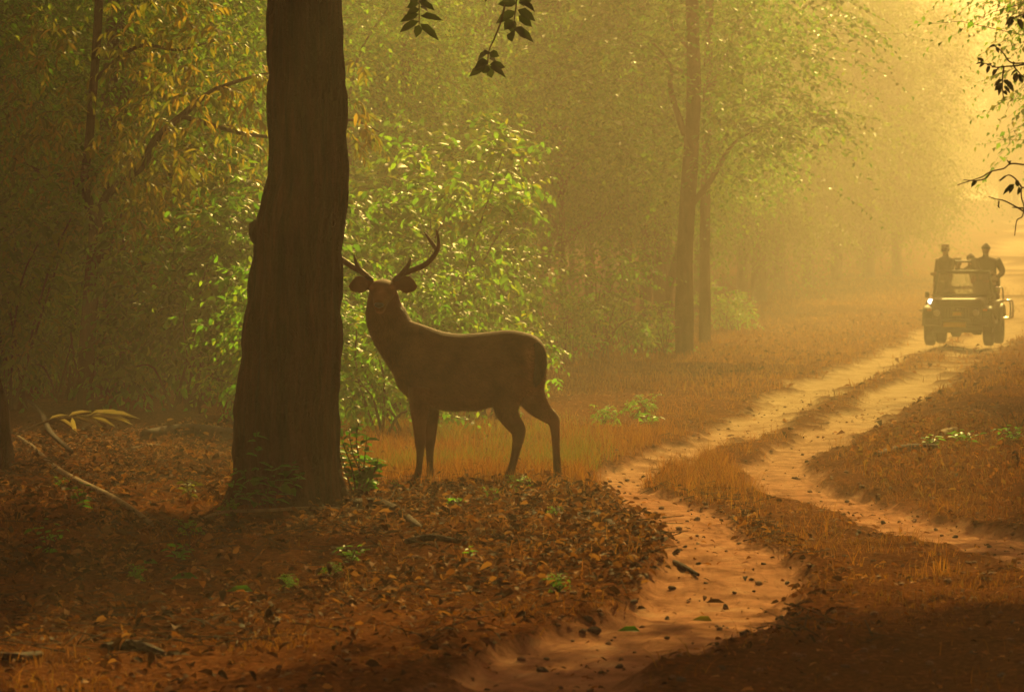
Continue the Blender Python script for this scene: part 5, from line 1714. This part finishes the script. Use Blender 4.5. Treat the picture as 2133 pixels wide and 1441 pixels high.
plant('shaded leafy plant with broad dull leaves in front of the foot of the big trunk', (560, 1062),
      [[(560, 1064), (545, 1000), (535, 940), (535, 895)], [(555, 1062), (520, 1000), (490, 975)], [(565, 1064), (590, 1000), (620, 960)], [(570, 1062), (610, 1010), (632, 990)], [(558, 1064), (560, 1010), (575, 965)], [(552, 1064), (510, 1030), (478, 1000)]], 'leaf_d', 0.12, 0.07, 502, per=12)
for k_, (bx, by, lab, mt, hh, ww) in enumerate([
        (168, 1062, 'small green seedling under the pale fallen stick at the left', 'leaf_a', 60, 45), (100, 1165, 'spindly green plant in the shaded litter at the lower left', 'leaf_b', 90, 60),
        (730, 1172, 'low bright green seedling in the litter in front of the big trunk', 'leaf_b', 40, 60), (947, 1062, 'tiny green sprout in the lit litter below the belly of the deer', 'leaf_b', 28, 16),
        (372, 1172, 'dull green seedling in the shaded litter left of the big trunk', 'leaf_a', 45, 40), (980, 1165, 'single bright green blade standing in the litter below the hind legs', 'leaf_b', 35, 6),
        (395, 1040, 'yellowish seedling in the dark litter left of the foot of the big trunk', 'leaf_o', 45, 25), (1350, 885, 'small bright green weed on the grass left of the wheel track', 'leaf_b', 25, 40),
        (2010, 925, 'green weeds beside the pale log on the right bank', 'leaf_b', 30, 60), (2105, 920, 'green leafy weeds under the dry twigs at the right edge', 'leaf_b', 36, 55),
        (1940, 935, 'small green weed left of the pale log on the right bank', 'leaf_b', 30, 22), (1385, 740, 'upright young plant with pale leaves standing before the hazy trunks', 'leaf_b', 85, 36)]):
    stems = [[(bx, by + 2), (bx + ww * 0.3 * s, by - hh * 0.5), (bx + ww * 0.6 * s, by - hh * h_)] for s, h_ in ((-1, 0.8), (-0.3, 1.0), (0.4, 0.9), (1, 0.7))][: (1 if ww < 10 else 4)]
    kk = ground(bx, by).y / F
    plant(lab, (bx, by), stems, mt, max(22 * kk, 0.06), max(22 * kk, 0.06) * 0.5, 510 + k_, name='seedling', per=6, r0=max(0.004, 1.2 * kk))

# ---- hanging sprays of the roofing trees
def spray(label, Y, rach, pairs, mat='leaf_s', seed=0):
    """compound leaf: rachis pixels, then leaflets as (root px, tip px, width px)"""
    p0 = at(*rach[0], Y)
    t = thing('leaf_spray', label, 'branch', p0)
    m = MB()
    A = spline([rel(x, y, 0.06 * i / len(rach), p0) for i, (x, y) in enumerate(rach)], 6)
    m.loft(A, np.linspace(0.008, 0.004, len(A)), seg=6)
    m.build('twig', M['twig'], t)
    r = np.random.default_rng(seed)
    for (x0, y0), (x1, y1), w in pairs:
        a, b = rel(x0, y0, 0.05, p0), rel(x1, y1, 0.05 + r.normal() * 0.05, p0)
        d = b - a
        L = np.linalg.norm(d)
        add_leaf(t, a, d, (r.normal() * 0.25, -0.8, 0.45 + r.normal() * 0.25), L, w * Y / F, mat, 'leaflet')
    return t
def q(z, ox=700, oy=0, s=2.881):
    return [tuple((x / s + ox, y / s + oy) for x, y in pr) for pr in z]
pr = q([((500, 20), (418, 42)), ((500, 15), (592, 52)), ((498, 55), (424, 78)), ((505, 98), (645, 112)), ((495, 85), (385, 125)), ((498, 128), (372, 190)), ((505, 145), (618, 235)), ((498, 150), (482, 225)), ((505, 5), (545, -10)), ((495, -5), (440, 5)), ((503, 45), (570, 70))])
spray('hanging spray of dark leaflets at the top edge, just right of the big trunk', 29.5, [(873, -260), (872, -120), (873, -10), (873, 52)], [(a, b, 19) for a, b in pr], seed=1)
pr = q([((1085, 20), (968, 20)), ((1090, 10), (1195, 52)), ((1080, 70), (955, 135)), ((1090, 60), (1200, 120)), ((1095, 95), (1178, 158)), ((1060, 120), (1008, 180)), ((1060, 130), (1050, 200)), ((1060, 165), (1195, 245)), ((1070, 175), (1130, 190)), ((1055, 190), (1050, 245)), ((1085, 150), (1020, 150)), ((1085, 190), (1160, 225)), ((1095, 20), (1180, -10)), ((1080, 0), (990, -20))])
spray('ragged hanging spray of dark leaflets at the top edge, the one with the longest stalk', 30.5, [(1085, -260), (1082, -120), (1076, 0), (1068, 60)], [(a, b, 23) for a, b in pr], seed=2)
pr = q([((915, 318), (835, 355)), ((920, 320), (978, 335)), ((910, 365), (838, 398)), ((918, 355), (985, 382)), ((905, 390), (795, 455)), ((912, 395), (880, 440)), ((915, 390), (935, 475)), ((920, 390), (1025, 398)), ((920, 400), (1026, 455)), ((905, 385), (820, 420)), ((918, 310), (890, 322))])
spray('lowest hanging spray of dark leaflets, on a bare stalk above the back of the deer', 30.5, [(1052, 10), (1042, 50), (1030, 80), (1018, 108), (1016, 138)], [(a, b, 20) for a, b in pr], seed=3)
spray('scrap of dark leaf hanging at the very top edge between the two leaf sprays', 30.5, [(1030, -200), (1022, -60), (1018, -8)], [((1018, -8), (1010, 4), 8), ((1018, -10), (1028, 2), 8)], seed=4)

# ---- bare and leafy twigs reaching in from the right
def twigs(label, Y, lines, leaves, seed):
    p0 = at(*lines[0][0], Y)
    t = thing('leafy_branch', label, 'branch', p0)
    r = np.random.default_rng(seed)
    for L_ in lines:
        n = len(L_)
        dy = r.normal() * 0.12
        A = spline([rel(x, y, dy * i / n, p0) for i, (x, y) in enumerate(L_)], 5)
        m = MB()
        m.loft(A, np.linspace(1.9, 0.9, len(A)) * Y / F, seg=6)
        m.build('twig', M['twig'], t)
    for (x0, y0), (x1, y1), w in leaves:
        a, b = rel(x0, y0, 0, p0), rel(x1, y1, r.normal() * 0.03, p0)
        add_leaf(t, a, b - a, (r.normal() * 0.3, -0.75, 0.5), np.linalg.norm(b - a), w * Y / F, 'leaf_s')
z = lambda x, y: (1980 + x / 2.882, y / 2.882)
twigs('dark leafy twig reaching in from the right edge, upper one in front of the haze', 27.0,
      [[(2230, 125), z(441, 380), z(360, 375), z(320, 325), z(285, 290), z(250, 275)], [(2180, 128), z(400, 395), z(330, 400), z(270, 405), z(230, 388), z(200, 380)], [z(320, 400), z(312, 470), z(312, 540), z(322, 610)], [z(378, 375), z(380, 400), z(405, 430), z(440, 470)], [z(290, 405), z(262, 440)]],
      [(z(200, 372), z(162, 345), 9), (z(200, 378), z(146, 382), 6), (z(205, 382), z(168, 402), 8), (z(250, 385), z(213, 392), 7), (z(235, 395), z(215, 442), 9), (z(275, 415), z(248, 458), 9), (z(270, 398), z(245, 405), 7), (z(312, 475), z(258, 515), 9), (z(310, 500), z(265, 545), 14), (z(312, 520), z(280, 575), 13),
       (z(318, 480), z(365, 520), 12), (z(330, 485), z(385, 550), 14), (z(318, 520), z(365, 560), 13), (z(318, 545), z(340, 570), 9), (z(405, 420), z(350, 455), 7), (z(400, 435), z(382, 502), 14), (z(412, 445), z(420, 490), 9), (z(435, 470), z(425, 505), 7), (z(270, 270), z(228, 285), 6), (z(275, 285), z(290, 318), 8), (z(290, 280), z(298, 262), 7)], 1)
twigs('near twig with one broad green leaf at the upper right corner', 26.0, [[(2200, 10), z(441, 85), z(400, 105), z(350, 125)]],
      [(z(385, 100), z(325, 150), 11), (z(375, 115), z(348, 160), 10), (z(400, 112), z(440, 180), 15), (z(430, 85), z(445, 118), 10)], 2)
twigs('long bare forked twig with a single hanging leaf at the right edge', 27.0, [[(2230, 360), z(441, 990), z(360, 985), z(320, 1012), z(245, 1030), z(190, 1062), z(120, 1085), z(40, 1112)], [z(245, 1030), z(208, 1072), z(150, 1085), z(78, 1080)], [z(360, 985), z(345, 970), z(340, 962)]],
      [(z(158, 1082), z(122, 1122), 10), (z(350, 985), z(362, 962), 7)], 3)
twigs('drooping curved twig with a few dark leaves, lowest at the right edge', 27.5, [[(2240, 400), (2160, 410), z(435, 1125), z(425, 1180), z(440, 1240), z(430, 1300), z(400, 1320), z(390, 1370), z(385, 1415)], [z(440, 1270), z(380, 1235), z(320, 1205), z(270, 1195), z(228, 1180)], [z(430, 1130), z(390, 1075), z(345, 1052), z(290, 1085)], [z(290, 1210), z(288, 1245)], [z(440, 1250), z(370, 1245)]],
      [(z(385, 1105), z(310, 1165), 11), (z(380, 1110), z(348, 1160), 13), (z(390, 1085), z(412, 1120), 13), (z(410, 1120), z(408, 1178), 10), (z(340, 1055), z(290, 1088), 6), (z(288, 1225), z(290, 1250), 5)], 4)

# ---- fallen wood
def stick(name, label, px, r, mat, lift=0.03, cat='stick', seed=0, seg=8, shoots=()):
    P = []
    for i, (x, y) in enumerate(px):
        g = ground(x, y)
        P.append(np.array(g))
    o0 = Vector(P[0])
    P = [p - np.array(o0) + np.array([0, 0, lift]) for p in P]
    me = trunk_mesh(P, np.asarray(r, float) * np.ones(len(P)) * o0.y / F, seed, seg, 6, 0.10)
    me.name = name
    o = link(name, me, M[mat], None, o0)
    return tag(o, label, cat)
stick('fallen_branch', 'long pale fallen stick slanting through the dark litter at the left', [(38, 925), (75, 950), (110, 985), (160, 1018), (225, 1052), (270, 1080), (316, 1112)], [3.5, 4, 4.5, 4.5, 4.5, 4, 3], 'deadwood', 0.07, seed=1)
stick('fallen_branch', 'thin pale branch lying flat in front of the foot of the big trunk', [(405, 1102), (460, 1082), (560, 1076), (650, 1073), (755, 1076)], [2, 3, 3.5, 3.5, 2.5], 'deadwood', 0.05, seed=2)
stick('fallen_log', 'dark rotten log lying in the litter left of the big trunk', [(300, 918), (380, 908), (450, 912), (530, 922)], [10, 14, 13, 10], 'bark', 0.06, 'log', 3, 12)
stick('tree_root', 'dark arched root leaving the big trunk to the right', [(725, 1062), (780, 1058), (825, 1072), (862, 1098), (885, 1112)], [13, 12, 10, 8, 4], 'bark', 0.03, 'root', 4, 10)
stick('fallen_branch', 'short dark log in the litter below the front legs of the deer', [(845, 1140), (900, 1132), (955, 1140)], [6, 8, 5], 'bark', 0.04, seed=5)
stick('fallen_branch', 'forked twig rising from the litter below the belly of the deer', [(690, 1158), (740, 1160), (790, 1150)], [2, 2.5, 2], 'deadwood', 0.05, seed=6)
stick('fallen_branch', 'dark broken branch on the edge of the bank beside the left wheel track', [(1195, 1085), (1235, 1080), (1270, 1100), (1282, 1112)], [5, 7, 6, 3], 'bark', 0.04, seed=7)
stick('fallen_branch', 'thick dark piece of wood lying in the foreground at the lower left', [(215, 1358), (260, 1352), (300, 1355), (345, 1370)], [9, 12, 11, 5], 'bark', 0.02, seed=8)
stick('fallen_branch', 'dark piece of wood lying at the bottom left corner', [(-10, 1372), (30, 1378), (85, 1372)], [9, 10, 6], 'bark', 0.02, seed=9)
stick('fallen_branch', 'dark crooked stick leaning up out of the litter at the left edge', [(60, 860), (85, 885), (105, 930), (150, 975)], [4, 5, 5, 3], 'bark', 0.16, seed=10)
stick('fallen_branch', 'small forked dead twig lying in the litter left of the trunk plant', [(272, 945), (300, 940), (345, 935)], [2, 2.5, 1.5], 'deadwood', 0.05, seed=11)
stick('fallen_branch', 'dark stick lying along the left wheel track in the foreground', [(1405, 1178), (1425, 1188), (1455, 1205)], [5, 6, 3], 'bark', 0.02, seed=12)
stick('fallen_log', 'pale broken log lying in the weeds on the right bank', [(1955, 924), (1972, 917), (1992, 911)], [7, 8, 5], 'deadwood', 0.09, 'log', 13, 10)
stick('fallen_log', 'long dark log half sunk in the weeds of the right bank', [(1825, 956), (1870, 944), (1920, 941), (1950, 940)], [6, 8, 8, 6], 'bark', 0.04, 'log', 14, 10)
# dry frond beside the forked tree
gf = ground(60, 905)
fr = thing('dry_frond', 'pale dry palm like frond lying on the litter under the forked tree', 'leaf', gf)
m = MB()
m.loft(spline([rel(30, 908, 0, gf), rel(95, 878, 0, gf), rel(150, 868, 0, gf), rel(200, 866, 0, gf)], 5), np.linspace(0.02, 0.008, 16), seg=6)
m.build('stalk', M['deadwood'], fr)
M['straw'] = leafy('straw_leaf', [(0.38, 0.28, 0.14), (0.52, 0.40, 0.22), (0.30, 0.19, 0.09)], trans=0.35, rough=0.6, tcol=1.1)
for x0, y0, x1, y1, w in [(195, 866, 290, 858, 12), (195, 866, 280, 872, 12), (180, 867, 268, 850, 10), (150, 868, 225, 885, 10), (140, 869, 190, 850, 9), (120, 872, 165, 893, 9), (165, 868, 250, 880, 10), (100, 876, 140, 858, 8), (150, 869, 158, 905, 8), (185, 868, 270, 864, 12)]:
    a, b = rel(x0, y0, 0, gf), rel(x1, y1, rl_.normal() * 0.15, gf)
    add_leaf(fr, a, b - a, (rl_.normal() * 0.3, -0.4, 1), np.linalg.norm(b - a), w * gf.y / F * 1.3, 'straw', 'leaflet')

# ---- single big leaves lying in the foreground
for x, y, w, h, mt, lab in [(385, 1222, 62, 0.08, 'leaf_d', 'large dark green fallen leaf lying curled in the lower left litter'), (500, 1243, 56, 0.06, 'leaf_d', 'long dark green fallen leaf right of the curled one in the lower litter'),
                            (370, 1372, 58, 0.03, 'dry', 'pale brown fallen leaf touching the thick dark wood in the foreground'), (310, 1185, 40, 0.06, 'leaf_a', 'narrow green leaf lying in the litter at the lower left'),
                            (82, 1178, 34, 0.07, 'dry', 'orange dry leaf, leftmost of the lit ones at the lower left'), (108, 1196, 34, 0.07, 'dry', 'orange dry leaf, middle of the lit ones at the lower left'), (132, 1172, 36, 0.07, 'dry', 'orange dry leaf, rightmost of the lit ones at the lower left'),
                            (330, 1300, 40, 0.04, 'dry', 'light brown leaf lying alone in the lower left grass'), (1310, 1322, 48, 0.03, 'leaf_d', 'dull green fallen leaf on the track in the foreground'), (1462, 1298, 44, 0.03, 'leaf_o', 'olive fallen leaf in the middle of the near track'),
                            (1490, 1262, 40, 0.03, 'dry', 'bright dry leaf lying on the lit end of the left wheel track'), (560, 1090, 36, 0.05, 'dry', 'pale dry leaf standing in the shade before the big trunk'), (740, 1092, 44, 0.05, 'dry', 'orange lit leaf in the litter below the bush at the trunk')]:
    g = ground(x, y)
    k = g.y / F
    t = bpy.data.objects.new('fallen_leaf', leaf_me(mt))
    COL.objects.link(t)
    a = rl_.uniform(-0.5, 0.5) + (0 if rl_.random() < 0.5 else math.pi)
    d, n = Vector((math.cos(a), math.sin(a), 0.15)).normalized(), Vector((rl_.normal() * 0.3, -0.5, 1)).normalized()
    s = d.cross(n).normalized()
    n = s.cross(d)
    L, W = w * k, w * k * 0.5
    c = g - d * L / 2
    t.matrix_basis = Matrix(((s.x * W, d.x * L, n.x * L, c.x), (s.y * W, d.y * L, n.y * L, c.y), (s.z * W, d.z * L, n.z * L, g.z + h * 0.5), (0, 0, 0, 1)))
    tag(t, lab, 'leaf')

# ---- stones and clods one can point at
def rough_lump(sd):
    v_, f_ = lump(sd, 2)
    r = 1 + 0.30 * noise3(v_[:, 0] * 2.6, v_[:, 1] * 2.6, v_[:, 2] * 2.6, sd + 40) + 0.12 * noise3(v_[:, 0] * 6, v_[:, 1] * 6, v_[:, 2] * 6, sd + 50)
    return v_ * r[:, None] * np.array([1.15, 0.85, 0.9]), f_
STONES = [rough_lump(sd) for sd in (1, 4, 6, 9)]
SM = []
for i, (v_, f_) in enumerate(STONES):
    me = np_mesh('stone', v_ * np.array([1, 0.8, 0.62]), [f_], False)
    me.materials.append(M['stone'])
    SM.append(me)
def stone(x, y, w, lab, group=None):
    g = ground(x, y)
    o = bpy.data.objects.new('stone', SM[int(rl_.integers(0, 4))])
    COL.objects.link(o)
    s = w * g.y / F * 0.36
    o.location = (g.x, g.y, g.z + s * 0.15)
    o.scale = (s, s, s)
    o.rotation_euler = (rl_.normal() * 0.3, rl_.normal() * 0.3, rl_.uniform(0, 6.28))
    tag(o, lab, 'stone', group)
stone(1906, 1134, 26, 'largest dark stone, at the near edge of the right wheel track')
stone(2053, 1208, 26, 'dark stone in the shaded litter at the lower right')
stone(1512, 1270, 28, 'dark flat stone in the lit end of the left wheel track')
stone(1362, 1126, 28, 'dark clod on the left wheel track beside the bank')
stone(1795, 1016, 24, 'dark stone standing against the weeds of the right bank')
stone(1657, 998, 20, 'dark stone at the left foot of the right bank')
stone(2110, 1300, 22, 'dark stone near the lower right edge')
stone(1228, 1297, 36, 'dark flat stone left of the near track in the foreground')
stone(1238, 1322, 40, 'larger dark clod just below the flat one in the foreground')
stone(1855, 1018, 14, 'small dark stone in the weeds beside the right wheel track')
for x, y, w in [(1408, 1152, 26), (1426, 1140, 14), (1455, 1175, 16), (1380, 1095, 12), (1331, 1088, 12), (1551, 1322, 30), (1502, 1393, 30), (2028, 1361, 30), (1680, 962, 12), (1300, 1180, 22), (1345, 1205, 26), (1400, 1230, 24),
                (1640, 1215, 18), (1700, 1225, 18), (1590, 1175, 14), (1760, 1160, 18), (1820, 1170, 16), (1880, 1180, 16), (1790, 1110, 20), (1840, 1090, 22), (1905, 1085, 16), (1950, 1105, 16), (1990, 1120, 18), (2060, 1140, 20),
                (1565, 1210, 14), (1530, 1235, 14), (1570, 1232, 12), (1470, 1215, 12), (1250, 1150, 20), (1200, 1120, 18), (1160, 1170, 20), (1100, 1095, 16), (1320, 1260, 24), (1390, 1290, 24), (1620, 1290, 22), (1700, 1310, 24), (1950, 1250, 20), (1130, 1400, 34),
                (1290, 1390, 30), (1420, 1420, 34), (1760, 1390, 30), (2085, 1410, 34), (1500, 905, 8), (1430, 960, 10), (1360, 985, 10), (1290, 1015, 12), (1590, 1000, 10), (1480, 940, 8)]:
    stone(x, y, w, 'dark clod or stone scattered on the wheel tracks and their edges', 'clods scattered along the tracks')

# ---- dry twigs on the right bank
gt = ground(2112, 912)
tb = thing('dry_bush', 'leafless dry twigs sticking up at the right edge of the bank', 'bush', gt)
for L_ in [[(2112, 912), (2100, 890), (2085, 862)], [(2112, 912), (2118, 885), (2105, 855)], [(2110, 910), (2090, 900), (2065, 896)], [(2115, 912), (2130, 880), (2140, 860)], [(2100, 895), (2085, 888), (2070, 878)], [(2112, 905), (2126, 900), (2145, 890)]]:
    m = MB()
    m.loft(spline([rel(x, y, rl_.normal() * 0.06, gt) for x, y in L_], 4), np.linspace(0.009, 0.004, 9), seg=5)
    m.build('twig', M['twig'], tb)
gs_ = ground(2115, 976)
sb = thing('wooden_stub', 'short dark stub of wood standing in the weeds at the right edge', 'stump', gs_)
m = MB()
m.loft([(0, 0, -0.05), (0.01, 0, 0.06), (-0.005, 0, 0.13), (0.01, 0, 0.155)], [0.034, 0.03, 0.03, 0.018], seg=9, sub=3)
m.build('wood', M['bark'], sb)
